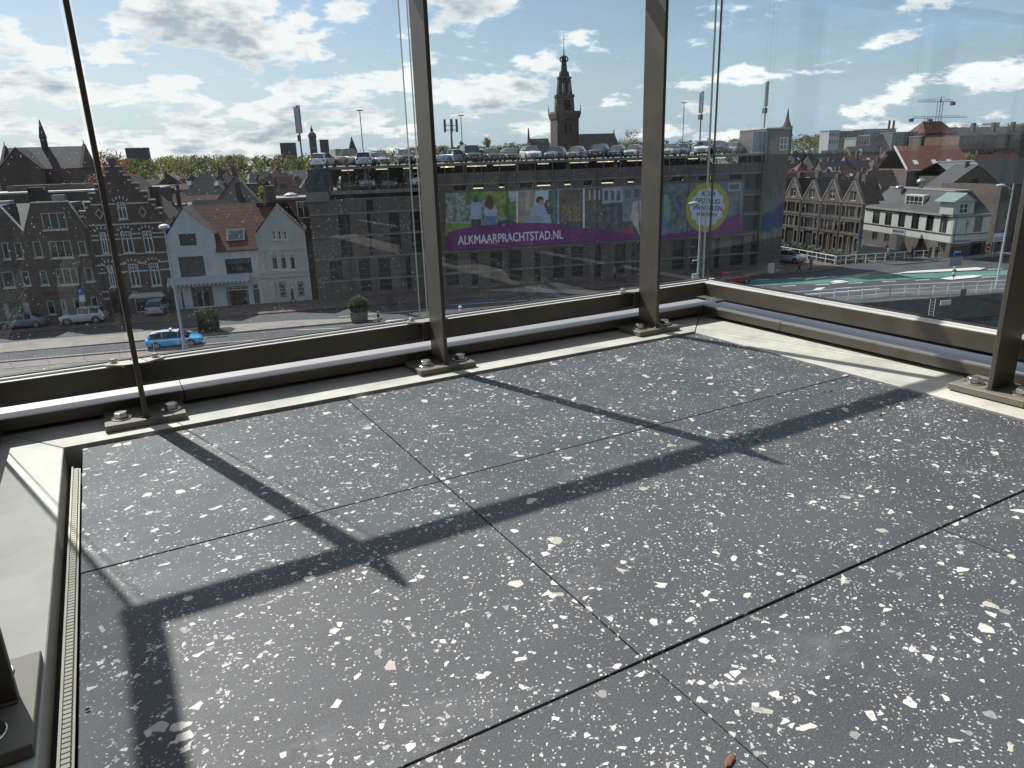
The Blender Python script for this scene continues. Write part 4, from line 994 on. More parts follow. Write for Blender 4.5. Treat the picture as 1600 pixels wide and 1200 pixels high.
    for x in wb:
        for s in (-1, 1):
            w = MB(); yo = s*(hw-.10)
            for (r, y0, y1, mm) in ((wr, yo-.11, yo+.11, 0),):
                k = 20; vs = []
                for yy, rr in ((y0, r*.93), (y0+.03, r), (y1-.03, r), (y1, r*.93)): vs += [(x+rr*math.cos(2*PI*i/k), yy, wr+rr*math.sin(2*PI*i/k)) for i in range(k)]
                fs = [(j*k+i, j*k+(i+1) % k, (j+1)*k+(i+1) % k, (j+1)*k+i) for j in range(3) for i in range(k)]+[tuple(range(k)), tuple(3*k+i for i in range(k))]
                w.add(vs, fs, 0)
            wo_ = w.build('wheel', TYRE, t)
            rm = MB(); yy = yo+s*.113
            for j in range(5):
                a = 2*PI*j/5; rm.add([(x+.05*math.cos(a+1.57), yy+s*.006, wr+.05*math.sin(a+1.57)), (x+.05*math.cos(a-1.57), yy+s*.006, wr+.05*math.sin(a-1.57)), (x+wr*.62*math.cos(a-.16), yy+s*.004, wr+wr*.62*math.sin(a-.16)), (x+wr*.62*math.cos(a+.16), yy+s*.004, wr+wr*.62*math.sin(a+.16))], [(0, 1, 2, 3)])
            k = 20; rm.add([(x+rr*math.cos(2*PI*i/k), yy, wr+rr*math.sin(2*PI*i/k)) for rr in (wr*.58, wr*.70) for i in range(k)], [(i, (i+1) % k, k+(i+1) % k, k+i) for i in range(k)])
            rm.build('rim', RIM, wo_)
            ar = MB(); k = 14; R0, R1 = wr*1.02, wr*1.20; y2 = s*(hw+.006)
            ar.add([(x+rr*math.cos(PI*i/k), y2, wr+rr*math.sin(PI*i/k)-.01) for rr in (R0*.86, R1) for i in range(k+1)], [(i, i+1, k+2+i, k+1+i) for i in range(k)])
            ar.build('wheel_arch', TRIM, t)
    return t
hatch_l = [(-2.05, .34, .86, .90, .78), (-1.92, .22, .92, .97, .86), (-1.2, .20, .95, .97, .90), (.55, .20, .93, .95, .90), (1.0, .20, .90, .97, .90), (1.75, .22, .80, .88, .86), (2.02, .30, .66, .70, .72)]
hatch_c = [(-2.0, .93, .97, .76, .72, 0), (-1.62, .95, 1.40, .80, .60, 1), (-.98, .95, 1.46, .82, .62, 1), (-.90, .95, 1.46, .82, .62, 0), (-.84, .95, 1.46, .82, .62, 1), (.20, .94, 1.43, .82, .62, 0), (.26, .94, 1.42, .82, .61, 1), (1.12, .93, .96, .80, .72, 0)]
sedan_l = [(-2.35, .36, .86, .92, .78), (-2.2, .24, .92, .99, .87), (-1.3, .20, .93, .98, .91), (.5, .20, .91, .95, .91), (1.1, .20, .88, .96, .90), (2.0, .22, .78, .85, .86), (2.3, .30, .64, .68, .72)]
sedan_c = [(-1.78, .94, .98, .76, .70, 0), (-1.05, .94, 1.36, .80, .60, 1), (-.55, .94, 1.44, .82, .61, 1), (-.48, .94, 1.44, .82, .61, 0), (-.40, .94, 1.44, .82, .61, 1), (.40, .93, 1.40, .82, .60, 0), (.46, .93, 1.39, .82, .60, 1), (1.32, .92, .95, .80, .72, 0)]
wagon_c = [(-2.15, .95, .99, .76, .70, 0), (-1.90, .95, 1.36, .80, .60, 1), (-1.02, .95, 1.46, .82, .62, 1), (-.94, .95, 1.47, .82, .62, 0), (-.86, .95, 1.47, .82, .62, 1), (.38, .94, 1.43, .82, .61, 0), (.44, .94, 1.42, .82, .61, 1), (1.32, .93, .96, .80, .72, 0)]
suv_l = [(-2.15, .42, 1.02, 1.08, .80), (-2.02, .28, 1.06, 1.11, .88), (-1.2, .26, 1.06, 1.08, .92), (.55, .26, 1.04, 1.06, .92), (1.05, .26, 1.02, 1.09, .91), (1.85, .30, .94, 1.01, .87), (2.12, .38, .80, .84, .76)]
suv_c = [(-2.1, 1.07, 1.10, .78, .74, 0), (-1.72, 1.07, 1.54, .82, .64, 1), (-.95, 1.07, 1.62, .84, .66, 1), (-.88, 1.07, 1.62, .84, .66, 0), (-.80, 1.07, 1.62, .84, .66, 1), (.25, 1.06, 1.60, .84, .66, 0), (.31, 1.06, 1.59, .84, .65, 1), (1.15, 1.05, 1.08, .82, .74, 0)]
van_l = [(-2.4, .42, 1.1, 1.12, .86), (-2.3, .3, 1.12, 1.14, .92), (-1.2, .28, 1.12, 1.14, .93), (.7, .28, 1.10, 1.12, .93), (1.4, .28, 1.06, 1.12, .92), (2.0, .3, .95, 1.02, .88), (2.25, .38, .82, .86, .76)]
van_c = [(-2.38, 1.12, 1.15, .82, .80, 0), (-2.22, 1.12, 1.82, .86, .76, 0), (-.9, 1.12, 1.88, .86, .76, 1), (-.8, 1.12, 1.88, .86, .76, 0), (-.74, 1.12, 1.88, .86, .76, 1), (.55, 1.11, 1.84, .86, .75, 0), (.62, 1.11, 1.83, .86, .75, 1), (1.5, 1.10, 1.13, .84, .76, 0)]
P_hatch = make_car('parked_car', 'white hatchback at the left end of the garage roof deck, beside the stair box', hatch_l, hatch_c)
P_sedan = make_car('parked_car', 'dark grey sedan parked before the brick gable house, furthest left', sedan_l, sedan_c, wb=(-1.45, 1.42))
P_suv = make_car('parked_car', 'silver compact SUV parked by the brick gable house', suv_l, suv_c, wb=(-1.36, 1.36), wr=.36, hw=.92)
P_van = make_car('parked_van', 'pale van on the garage roof deck between the masts', van_l, van_c, wb=(-1.5, 1.45), wr=.34, hw=.93, cat='van')
P_taxi = make_car('taxi', 'bright blue taxi with white roof driving along the quay road', sedan_l, wagon_c, wb=(-1.45, 1.42), roofmat=ROOFW, cat='taxi')
C_ = dict(white=(.74, .75, .76, 1), silver=(.42, .44, .46, 1), grey=(.16, .17, .18, 1), dark=(.045, .05, .055, 1), black=(.018, .019, .022, 1), blue=(.05, .09, .17, 1), red=(.30, .025, .035, 1), beige=(.36, .33, .28, 1), taxi=(.01, .40, .78, 1), teal=(.30, .42, .46, 1))
u, v = G(38, 513); place(P_sedan, u, v, STREET+.12, PI); paint(P_sedan, C_['grey'])
u, v = G(133, 506); place(P_suv, u, v, STREET+.12, PI); paint(P_suv, (.50, .51, .52, 1))
u, v = G(274, 542); place(P_taxi, u, v+.3, STREET+.005, math.radians(1)); paint(P_taxi, C_['taxi'])
sg = MB().box(-.35, -.15, -.28, .28, 1.50, 1.64).build('taxi_sign', FRAMEW, P_taxi, bevel=.02)
MB().box(-1.4, .2, -.62, -.58, 1.46, 1.50).box(-1.4, .2, .58, .62, 1.46, 1.50).build('roof_rail', TRIM, P_taxi)
for s in (-1, 1):
    dkm = MB(); yy = s*.912
    dkm.add([(.42+.26*math.cos(2*PI*j/20), yy, .60+.26*math.sin(2*PI*j/20)) for j in range(20)], [tuple(range(20))]); dkm.build('door_emblem', mat('pale_blue_emblem', (.30, .52, .70), .4), P_taxi)
c = dup(P_hatch, label='grey hatchback half inside the shop opening of the stepped gable house', color=C_['silver']); u, v = F(250, 485, 81.2)[0], 80.6; place(c, u, v, STREET+.12, PI/2); c['group'] = ''
del c['group']
c = dup(P_suv, label='silver car on the side street beyond the garage tower', color=C_['silver']); u, v = G(1232, 411); place(c, u, v, STREET+.1, math.radians(-65))
c = dup(P_hatch, label='red car passing the foot of the garage at the corner of the glass', color=C_['red']); u, v = G(1143, 444); place(c, u, v, STREET+.01, math.radians(8))
# cars on the roof deck: (photo x, depth, kind, colour, nose out?, turn, label)
DECK = [(505, 84.5, P_hatch, 'white', 0, -.35, None), (541, 85.5, P_van, 'beige', 1, .5, 'greenish beige van on the garage roof deck beside the white hatchback'), (570, 84.3, P_hatch, 'white', 0, -.15, 'white car seen from behind on the roof deck, below the slim lamp pole'),
    (588, 87.0, P_sedan, 'silver', 1, .3, 'silver sedan partly behind the white car below the lamp pole'), (632, 84.8, P_suv, 'dark', 1, .05, 'dark SUV on the roof deck just left of the middle post'), (649, 88.0, P_hatch, 'silver', 1, .1, 'silver hatchback touching the left edge of the middle post'),
    (700, 85.4, P_hatch, 'teal', 0, .5, 'pale teal hatchback right of the middle post, below the armed mast'), (735, 84.8, P_van, 'dark', 1, .0, 'tall dark people carrier on the roof deck, tallest of the row'), (752, 88, P_hatch, 'white', 0, .0, 'white car peeping out behind the tall people carrier'), (767, 84.7, P_hatch, 'dark', 1, .0, 'small dark hatchback, second right of the people carrier'),
    (795, 84.7, P_sedan, 'dark', 1, -.05, 'dark sedan with pale windscreen left of the white SUV'), (829, 84.7, P_suv, 'white', 1, -.05, 'white SUV on the roof deck left of the church tower'), (868, 85.0, P_hatch, 'grey', 1, -.6, 'grey hatchback below the left foot of the church tower'), (901, 85.2, P_sedan, 'grey', 1, -.55, 'low grey car below the right foot of the church tower'),
    (936, 85.0, P_suv, 'dark', 1, -.6, 'dark grey crossover with bright headlight below the church nave'), (964, 85.8, P_sedan, 'blue', 1, -.6, 'dark blue sedan below the end of the church nave'), (991, 85.4, P_sedan, 'silver', 1, -.65, 'pale silver sedan below the round bare tree'),
    (1048, 85.2, P_sedan, 'silver', 1, -.7, 'silver grey sedan right of the third post'), (1066, 88.0, P_hatch, 'grey', 1, -.5, 'grey hatchback behind the silver sedan, right of the third post'), (1097, 85.0, P_suv, 'white', 1, -.55, 'white SUV on the roof deck at the glass corner'), (1122, 85.6, P_suv, 'black', 1, -.5, 'black SUV right of the glass corner on the roof deck'), (1146, 85.8, P_sedan, 'beige', 1, -.8, 'sandy grey car near the pale screen by the garage tower')]
gname = 'cars parked on the garage roof deck'
for i, (px, v, pr_, col, nose, turn, lab) in enumerate(DECK):
    u = F(px, 245, v)[0]
    if i == 0: o = P_hatch; paint(o, C_[col])
    elif pr_ is P_van and i == 1: o = P_van; o['label'] = lab; paint(o, C_[col])
    else: o = dup(pr_, label=lab, color=C_[col])
    place(o, u, v, .285, (-PI/2 if nose else PI/2)+turn); o['group'] = gname
LOW = [(569, 84.2, P_suv, 'silver', 'silver car under the deck lights on the lower garage level'), (604, 84.3, P_hatch, 'grey', 'grey hatchback in the shade of the lower garage level'), (541, 84.6, P_hatch, 'dark', 'dark hatchback beside the stair box on the lower garage level'), (648, 84.4, P_van, 'white', 'white van on the lower garage level against the middle post')]
for px, v, pr_, col, lab in LOW:
    u = F(px, 275, v)[0]; o = dup(pr_, label=lab, color=C_[col]); place(o, u, v, -2.175, -PI/2+.1); o['group'] = 'cars on the lower garage level'
for px, col, lab in ((985, 'white', 'white car roof showing through the open slot left of the third post'), (1037, 'white', 'white car in the open slot right of the third post'), (1100, 'dark', 'dark car in the open slot at the glass corner')):
    u = F(px, 250, 84.5)[0]; o = dup(P_hatch, label=lab, color=C_[col]); place(o, u, 84.5, -1.84, -PI/2-.1); o['group'] = 'cars on the lower garage level'
for o in (P_taxi, P_sedan, P_suv):
    o.scale = (.93, .93, .94)
    if 'group' in o: del o['group']
# ------------------------------------------------------------------ plants
def leafmat(name, a, b, scale=.9):
    m = bpy.data.materials.new(name); m.use_nodes = True; t = NT(m.node_tree); bs = t.n['Principled BSDF']
    tc = t.add('ShaderNodeTexCoord'); oi = t.add('ShaderNodeObjectInfo')
    n = t.noise(t.vmath('ADD', tc.outputs['Object'], oi.outputs['Location']), scale, 4.0, .6).outputs[0]
    col = t.mix(t.ramp(n, .3, .7), c4(a), c4(b))
    fine = t.noise(tc.outputs['Object'], scale*9, 2.0).outputs[0]
    col = t.mix(t.ramp(fine, .35, .7, 0, .5), col, c4([x*.45 for x in a]))
    t.l.new(col, bs.inputs['Base Color']); bs.inputs['Roughness'].default_value = .65
    try: bs.inputs['Transmission Weight'].default_value = 0.0
    except KeyError: pass
    tl = t.add('ShaderNodeBsdfTranslucent'); t.l.new(t.vmath('MULTIPLY', col, (1.5, 1.6, .8)), tl.inputs[0])
    mx = t.add('ShaderNodeMixShader'); mx.inputs[0].default_value = .35
    out = t.n['Material Output']; t.l.new(bs.outputs[0], mx.inputs[1]); t.l.new(tl.outputs[0], mx.inputs[2]); t.l.new(mx.outputs[0], out.inputs[0])
    MATS[name] = m; return m
LF_D = leafmat('evergreen_leaves', (.020, .038, .014), (.050, .075, .026)); LF_G = leafmat('tree_leaves', (.050, .078, .022), (.105, .130, .038)); LF_Y = leafmat('young_yellow_leaves', (.16, .19, .035), (.26, .27, .05))
LF_O = leafmat('spring_leaves', (.135, .130, .040), (.205, .185, .065)); LF_B = leafmat('bare_twigs', (.075, .055, .035), (.16, .115, .065)); LF_R = leafmat('copper_leaves', (.20, .075, .055), (.30, .115, .085))
BARK = mat('bark', (.06, .048, .038), .9, 0, .3, 4)
def leaves(mb, c, r, n, size, R, squash=(1, 1, 1), shell=.35):
    for _ in range(n):
        d = Vector((R.gauss(0, 1), R.gauss(0, 1), R.gauss(0, 1))).normalized()
        k = shell+(1-shell)*R.random()**.6
        p = Vector(c)+Vector((d.x*r*k*squash[0], d.y*r*k*squash[1], d.z*r*k*squash[2]))
        a = Vector((R.gauss(0, 1), R.gauss(0, 1), R.gauss(0, 1))).normalized(); b = a.orthogonal().normalized(); s = size*R.uniform(.6, 1.3)
        mb.add([p-a*s*.6, p+b*s*.4, p+a*s*.6, p-b*s*.4], [(0, 1, 2, 3)])
def crown(R, h0, h1, rad, n, size, clumps):
    mb = MB()
    for i in range(clumps):
        a = R.uniform(0, 2*PI); f = R.random(); z = h0+(h1-h0)*(.12+.8*f); rr = rad*math.sin(PI*(.18+.72*f))*R.uniform(.25, .85)
        leaves(mb, (rr*math.cos(a), rr*math.sin(a), z), rad*R.uniform(.28, .48), n//clumps, size, R)
    return mb
def make_tree(name, label, h, rad, m, n=900, size=.35, clumps=14, seed=1, trunk=.25, base=.3):
    R = random.Random(seed); t = thing(name, label, 'tree')
    tr = MB().tube((0, 0, 0), (0, 0, h*.5), trunk, trunk*.6, 8)
    for i in range(6):
        a = R.uniform(0, 2*PI); tr.tube((0, 0, h*R.uniform(.3, .5)), (rad*.6*math.cos(a), rad*.6*math.sin(a), h*R.uniform(.6, .85)), trunk*.4, trunk*.12, 5)
    tr.build('trunk', BARK, t)
    crown(R, h*base, h, rad, n, size, clumps).build('crown', m, t)
    return t
# clipped shrub on the traffic island, and the round planter
R = random.Random(3)
u, v = G(327, 520); sh = thing('clipped_shrub', 'dark green clipped shrub on the traffic island in front of the white shop', 'shrub', S(u, v, STREET+.13), RZ)
mb = MB()
for _ in range(2600):
    x, y, zz = R.uniform(-.95, .95), R.uniform(-.8, .8), R.uniform(.1, 2.05)
    if max(abs(x)/.95, abs(y)/.8, abs(zz-1.05)/1.0) < .62: continue
    k = 1-.18*max(0, (abs(x)/.95)**2*(abs(y)/.8)**2)
    p = Vector((x*k, y*k, zz)); a = Vector((R.gauss(0, 1), R.gauss(0, 1), R.gauss(0, 1))).normalized(); b = a.orthogonal().normalized(); s = R.uniform(.06, .13)
    mb.add([p-a*s, p+b*s*.6, p+a*s, p-b*s*.6], [(0, 1, 2, 3)])
mb.build('foliage', LF_D, sh); MB().tube((0, 0, 0), (0, 0, .5), .06).tube((.4, .1, 0), (.45, .1, .5), .05).build('stem', BARK, sh)
tag(MB().slab([(-1.6, -1.0), (1.9, -1.0), (2.2, .2), (1.7, 1.0), (-1.4, 1.0)], -.02, .06).build('planting_bed', mat('dark_soil', (.035, .03, .022), .95, 0, .3, 3), sh), kind='stuff')
u, v = G(562, 503); pl = thing('round_planter', 'large round stone planter holding a domed green shrub on the traffic island', 'planter', S(u, v, STREET+.12), RZ)
MB().ring([(.72, 0), (.80, .2), (.84, .78), (.88, .80), (.88, .92), (.78, .92), (.76, .8)], 24).build('pot', mat('grey_stone_pot', (.17, .165, .16), .9, 0, .2, 3), pl, smooth=True)
mb = MB(); R = random.Random(8)
leaves(mb, (0, 0, 1.55), .98, 2400, .15, R, (1, 1, .82), .62); mb.build('foliage', LF_G, pl)
u, v = G(592, 505); cn = thing('traffic_marker', 'small yellow traffic marker post at the tip of the traffic island', 'marker', S(u, v, STREET+.12), RZ)
MB().box(-.16, .16, -.1, .1, 0, .1).build('foot', TRIM, cn); MB().box(-.12, .12, -.05, .05, .1, 1.0).build('board', mat('marker_yellow', (.52, .36, .05), .6), cn); MB().box(-.12, .12, -.056, -.051, .5, .75).build('stripe', TRIM, cn)
u, v = G(720, 500); bo = thing('bollard', 'white round headed bollard beside the quay road, behind the glass', 'bollard', S(u, v, STREET+.005), RZ)
MB().ring([(.15, 0), (.15, 1.0), (.13, 1.03), (.13, 1.08)], 16).build('post', mat('white_bollard_paint', (.74, .74, .72), .5), bo, smooth=True); MB().ring([(.1, 1.08), (.165, 1.13), (.18, 1.2), (.15, 1.29), (.06, 1.34)], 16).build('knob', mat('white_bollard_paint', ()), bo, smooth=True)

# ------------------------------------------------------------------ lamps, railings, signs
LAMPG = mat('lamp_post_grey', (.50, .52, .54), .45, .3, .06, 2); LAMPH = mat('lamp_head_white', (.74, .75, .76), .35, .1, .04, 2)
def street_lamp(u, v, h, label, arm=-1.3, rz=0, ring_=True):
    t = thing('street_lamp', label, 'street lamp', S(u, v, STREET), RZ+rz)
    MB().ring([(.17, 0), (.17, .9), (.12, 1.0), (.075, h)], 12).build('post', LAMPG, t, smooth=True)
    tr = MB(); pts = [(0, 0, h*.93), (arm*.4, 0, h*.975), (arm*.75, 0, h*.985)]
    for a, b in zip(pts, pts[1:]): tr.tube(a, b, .045)
    tr.tube((0, 0, h*.86), (arm*.4, 0, h*.972), .03); tr.build('arm', LAMPG, t)
    hd = MB(); vs = []
    for x, r in ((-.55, .05), (-.35, .20), (0, .26), (.3, .20), (.5, .06)): vs += [(arm+x*(1 if arm > 0 else 1), r*1.0*math.cos(2*PI*i/12), h*.985+r*.62*math.sin(2*PI*i/12)+.02) for i in range(12)]
    hd.add(vs, [(j*12+i, j*12+(i+1) % 12, (j+1)*12+(i+1) % 12, (j+1)*12+i) for j in range(4) for i in range(12)]+[tuple(range(12)), tuple(48+i for i in range(12))])
    hd.build('lamp_head', LAMPH, t, smooth=True)
    return t
u, v = G(291, 557); zt = F(262, 357, v)[1]
t = thing('street_lamp', 'pale street lamp with a round white head standing in front of the white gabled shop', 'street lamp', S(u, v, STREET), RZ)
h = zt-STREET
MB().ring([(.17, 0), (.17, 1.0), (.12, 1.1), (.07, h)], 12).build('post', LAMPG, t, smooth=True)
hd = MB(); hd.ring([(.05, h-.05), (.36, h-.02), (.42, h+.10), (.34, h+.26), (.1, h+.34)], 16); hd.build('lamp_head', LAMPH, t, smooth=True)
u0_, v0_ = G(1090, 452, STREET); v0_ = 61.8; u0_ = F(1090, 440, v0_)[0]; zt = F(1096, 320, v0_)[1]
l2 = street_lamp(u0_, v0_, zt-STREET+.3, 'pale street lamp with curved arm in front of the round badge', arm=-.75)
MB().box(-.06, -.05-.55, -.05, .05, (zt-STREET)*.30, (zt-STREET)*.30+.45).build('lamp_sign', FRAMEW, l2)
MB().box(-.62, .02, -.06, .06, (zt-STREET)*.47, (zt-STREET)*.47+.10).build('sign_arm', FRAMEW, l2)
u1_, v1_ = G(1556, 452); zt = F(1582, 290, v1_)[1]
street_lamp(u1_, v1_, zt-STREET+.2, 'pale street lamp with white head on the bridge at the far right', arm=-1.55)

RAILW = mat('white_rail_paint', (.92, .92, .90), .5, 0, .05, 2); RAILG = mat('grey_rail_paint', (.66, .67, .67), .5, .1, .06, 2)
def railing(name, label, pts, h, step, m, rails, r=.055, rpost=.058, z=STREET, group=None):
    o = Vector((pts[0][0], pts[0][1]))
    t = thing(name, label, 'railing', S(pts[0][0], pts[0][1], z), RZ, group)
    for (a, b), (c, d) in zip(pts, pts[1:]):
        A_, B_ = Vector((a, b))-o, Vector((c, d))-o; L = (B_-A_).length; n = max(1, round(L/step))
        for f in rails:
            MB().tube((A_.x, A_.y, h*f), (B_.x, B_.y, h*f), r*(1.25 if f > .95 else .8), n=6).build('rail', m, t)
        for i in range(n+1):
            p_ = A_.lerp(B_, i/n); MB().tube((p_.x, p_.y, 0), (p_.x, p_.y, h), rpost, n=6).build('post', m, t)
    return t
q0 = G(-40, 583); q1 = G(420, 541)
railing('quay_railing', 'thin grey railing along the quay in front of the blue taxi', [(-40, 62.0), (32, 62.0)], 1.02, 2.6, RAILG, (1.0,), .03, .022, z=STREET+.06)
qa, qb, qc = G(1190, 479), G(1390, 464), G(1570, 456.5)
railing('bridge_railing', 'white bridge railing with three bars above the canal at the right', [(34.5, 60.2), (qa[0], qa[1]), (qb[0], qb[1]), (qc[0], qc[1]), (80, qc[1]-.9)], 1.12, 1.55, RAILW, (1.0, .62, .26), z=STREET+.06)
railing('canal_railing', 'white railing along the side canal before the gabled row', [(62.9, 108), (63.0, 98), (63.1, 79.75)], 1.1, 1.9, RAILW, (1.0, .5), .03)
railing('canal_railing', 'white railing on the far side of the road before the cream corner building', [(63.2, 79.65), (80.5, 79.0)], 1.1, 1.5, RAILW, (1.0, .5), .03)
# small white mooring studs along the quay edge
stud = None
for x, y in ((70, 582), (131, 578), (262, 575), (325, 574), (455, 566), (581, 568), (240, 561), (284, 560), (295, 558), (305, 557), (323, 555), (355, 552), (110, 579), (178, 572)):
    if x > 420: continue
    u, v = G(x, y); v = max(59.2, min(61, v))
    if stud is None:
        stud = MB().ring([(.12, 0), (.16, .04), (.16, .16), (.08, .22)], 10).build('mooring_stud', RAILW); tag(stud, 'small white mooring stud on the stone quay edge', 'mooring stud', 'white studs along the quay edge'); o = stud
    else: o = stud.copy(); COL.objects.link(o)
    place(o, u, v, STREET+.06)
u, v = G(50, 586, -15); fb = thing('canal_float', 'small grey floating platform on the water below the quay', 'float', S(u-.3, 57.2, STREET-2.2), RZ)
MB().box(-.6, .6, -.5, .5, 0, .25).build('deck', CONC, fb); MB().tube((0, 0, .25), (-.1, 0, .9), .12).build('bollard', TRIM, fb)
# quay ladder and white plate right
u, v = G(1453, 471); ld = thing('quay_ladder', 'pale steel ladder going down the bridge wall to the water', 'ladder', S(u, v-.35, STREET-2.3), RZ)
for s in (-.28, .28): MB().tube((s, 0, 0), (s, 0, 2.6), .035).build('stile', RAILW, ld)
for k in range(8): MB().tube((-.28, 0, .2+k*.3), (.28, 0, .2+k*.3), .022).build('rung', RAILW, ld)
MB().box(.9, 2.1, -.05, .02, 1.9, 2.35).build('depth_plate', FRAMEW, ld)
# signs
SIGNB = mat('sign_blue', (.02, .09, .32), .5); SIGNR = mat('sign_red', (.42, .02, .03), .5); SIGNW = mat('sign_white', (.72, .72, .72), .5)
def sign_post(u, v, h, label, cat='road sign'):
    t = thing('road_sign', label, cat, S(u, v, STREET), RZ); MB().tube((0, 0, 0), (0, 0, h), .035, n=8).build('pole', LAMPG, t); return t
def disc(r, y, z, m, parent, name, x=0, n=20):
    mb = MB(); mb.add([(x+r*math.cos(2*PI*i/n), yy, z+r*math.sin(2*PI*i/n)) for yy in (y, y+.02) for i in range(n)], [tuple(range(n)), tuple(n+i for i in range(n))]+[(i, (i+1) % n, n+(i+1) % n, n+i) for i in range(n)]); return mb.build(name, m, parent)
u = F(131, 478, 79.2)[0]; t = sign_post(u, 79.2, 3.4, 'blue parking sign with white plate below, behind the silver SUV')
MB().box(-.3, .3, -.06, -.03, 2.7, 3.4).build('sign_plate', SIGNB, t); MB().box(-.27, .27, -.06, -.03, 2.0, 2.65).build('sign_plate', SIGNW, t); lettering('P', .5, SIGNW, t, (-.16, -.07, 2.85), bold=.02)
uu, zz = F(1544, 386, 76.8); t = sign_post(uu, 76.8, zz-STREET+.3, 'round red no entry sign on a thin pole before the cream building', 'road sign')
disc(.42, -.06, zz-STREET, SIGNR, t, 'sign_disc'); MB().box(-.28, .28, -.075, -.062, zz-STREET-.075, zz-STREET+.075).build('white_bar', SIGNW, t)
uu, v = G(1485, 465); t = sign_post(uu, v, F(1485, 397, v)[1]-STREET, 'traffic light post with a grey back board beside the bridge railing', 'traffic light')
zc = F(1486, 409, v)[1]-STREET
MB().box(-.75, .75, .03, .07, zc-.42, zc+.42).build('back_board', mat('grey_sign_back', (.30, .33, .40), .6), t)
MB().box(-.32, .32, -.05, .05, zc+.52, zc+.95).build('top_sign', SIGNB, t); MB().box(-.34, .34, -.06, -.052, zc+.85, zc+1.0).build('top_band', SIGNW, t)
for k in range(4): MB().box(-.11, .11, -.12, .12, zc-.62-.28*k, zc-.50-.28*k).build('signal_band', SIGNW if k % 2 == 0 else TRIM, t)
uu, v = G(1503, 465); rb_ = MB().box(-.34, .34, -.02, .02, .15, .8).build('red_notice', mat('faded_red_notice', (.20, .08, .08), .6)); tag(rb_, 'faded red square notice fixed to the bridge railing', 'notice'); place(rb_, uu, v-.08, STREET+.06)
u, v = G(1204, 428); ub = thing('utility_box', 'pale litter box standing at the foot of the garage tower', 'litter box', S(u, v, STREET+.1), RZ); MB().box(-.3, .3, -.25, .25, 0, 1.3).build('cabinet', mat('pale_cabinet', (.56, .56, .54), .6), ub, bevel=.03); MB().box(-.33, .33, -.28, .28, 1.3, 1.38).build('lid', TRIM, ub)
# notice board by the side canal
uu, zz = F(1345, 375, 84); t = thing('notice_board', 'tall pale notice board by the canal at the end of the gabled row', 'notice board', S(uu, 84, STREET), RZ)
MB().box(-.4, .4, 0, .06, zz-STREET-.9, zz-STREET+.95).build('board', SIGNW, t); MB().tube((0, .03, 0), (0, .03, zz-STREET-.9), .05).build('leg', LAMPG, t); disc(.22, -.03, zz-STREET+.45, SIGNB, t, 'emblem')

# ------------------------------------------------------------------ people
SKIN = mat('skin_tone', (.42, .27, .20), .6); HAIR = mat('dark_hair', (.05, .035, .025), .6); CLOTH = mat('jacket_cloth', (.1, .1, .1), .85, objcol=True, var=.1); TROU = mat('dark_trousers', (.035, .038, .05), .9); SHOE = mat('dark_shoes', (.02, .02, .02), .7)
def make_person(name, label, stride, arm):
    J = dict(pel=(0, 0, .94), wst=(0, .01, 1.10), chs=(0, .0, 1.32), nck=(0, -.01, 1.50), hd0=(0, -.03, 1.58), hd1=(0, -.035, 1.67), hd2=(0, -.02, 1.74))
    E = [('pel', 'wst'), ('wst', 'chs'), ('chs', 'nck'), ('nck', 'hd0'), ('hd0', 'hd1'), ('hd1', 'hd2')]
    r = dict(pel=(.155, .115), wst=(.145, .105), chs=(.175, .115), nck=(.06, .06), hd0=(.072, .08), hd1=(.085, .10), hd2=(.055, .065))
    for s, n in ((-1, 'l'), (1, 'r')):
        f = stride*s
        J.update({n+'hip': (s*.09, 0, .88), n+'kne': (s*.10, -.10*f-.03, .50), n+'ank': (s*.10, -.34*f+.05*abs(f), .09), n+'toe': (s*.11, -.34*f-.13, .04),
                  n+'sho': (s*.19, .0, 1.42), n+'elb': (s*.25, arm*.22*f+.04, 1.14), n+'wri': (s*.24, arm*.42*f-.10, .93), n+'han': (s*.235, arm*.46*f-.14, .84)})
        E += [('pel', n+'hip'), (n+'hip', n+'kne'), (n+'kne', n+'ank'), (n+'ank', n+'toe'), ('chs', n+'sho'), (n+'sho', n+'elb'), (n+'elb', n+'wri'), (n+'wri', n+'han')]
        r.update({n+'hip': (.09, .095), n+'kne': (.058, .06), n+'ank': (.042, .046), n+'toe': (.042, .03), n+'sho': (.068, .068), n+'elb': (.046, .046), n+'wri': (.032, .034), n+'han': (.034, .042)})
    names = list(J); me = bpy.data.meshes.new(name); me.from_pydata([J[k] for k in names], [(names.index(a), names.index(b)) for a, b in E], [])
    o = bpy.data.objects.new(name, me); COL.objects.link(o)
    r = {k: (a_*1.28, b_*1.28) for k, (a_, b_) in r.items()}; md = o.modifiers.new('skin', 'SKIN'); md.use_smooth_shade = True
    for i, k in enumerate(names): me.skin_vertices[0].data[i].radius = r[k]; me.skin_vertices[0].data[i].use_root = (k == 'pel')
    sb = o.modifiers.new('sub', 'SUBSURF'); sb.levels = 1; sb.render_levels = 1
    bpy.context.view_layer.update()
    ev = o.evaluated_get(bpy.context.evaluated_depsgraph_get()); nm = bpy.data.meshes.new_from_object(ev)
    o.modifiers.clear(); o.data = nm; bpy.data.meshes.remove(me)
    nm.materials.clear()
    for q in (SKIN, CLOTH, TROU, SHOE, HAIR): nm.materials.append(q)
    for p_ in nm.polygons:
        c = p_.center; i = 1
        if c.z > 1.50: i = 4 if (c.z > 1.70 or (c.y > -.02 and c.z > 1.56)) else 0
        elif c.z < .12: i = 3
        elif c.z < .95 and abs(c.x) < .19: i = 2
        elif c.z < .92 and abs(c.x) >= .19: i = 0
        p_.material_index = i
    return tag(o, label, 'person')
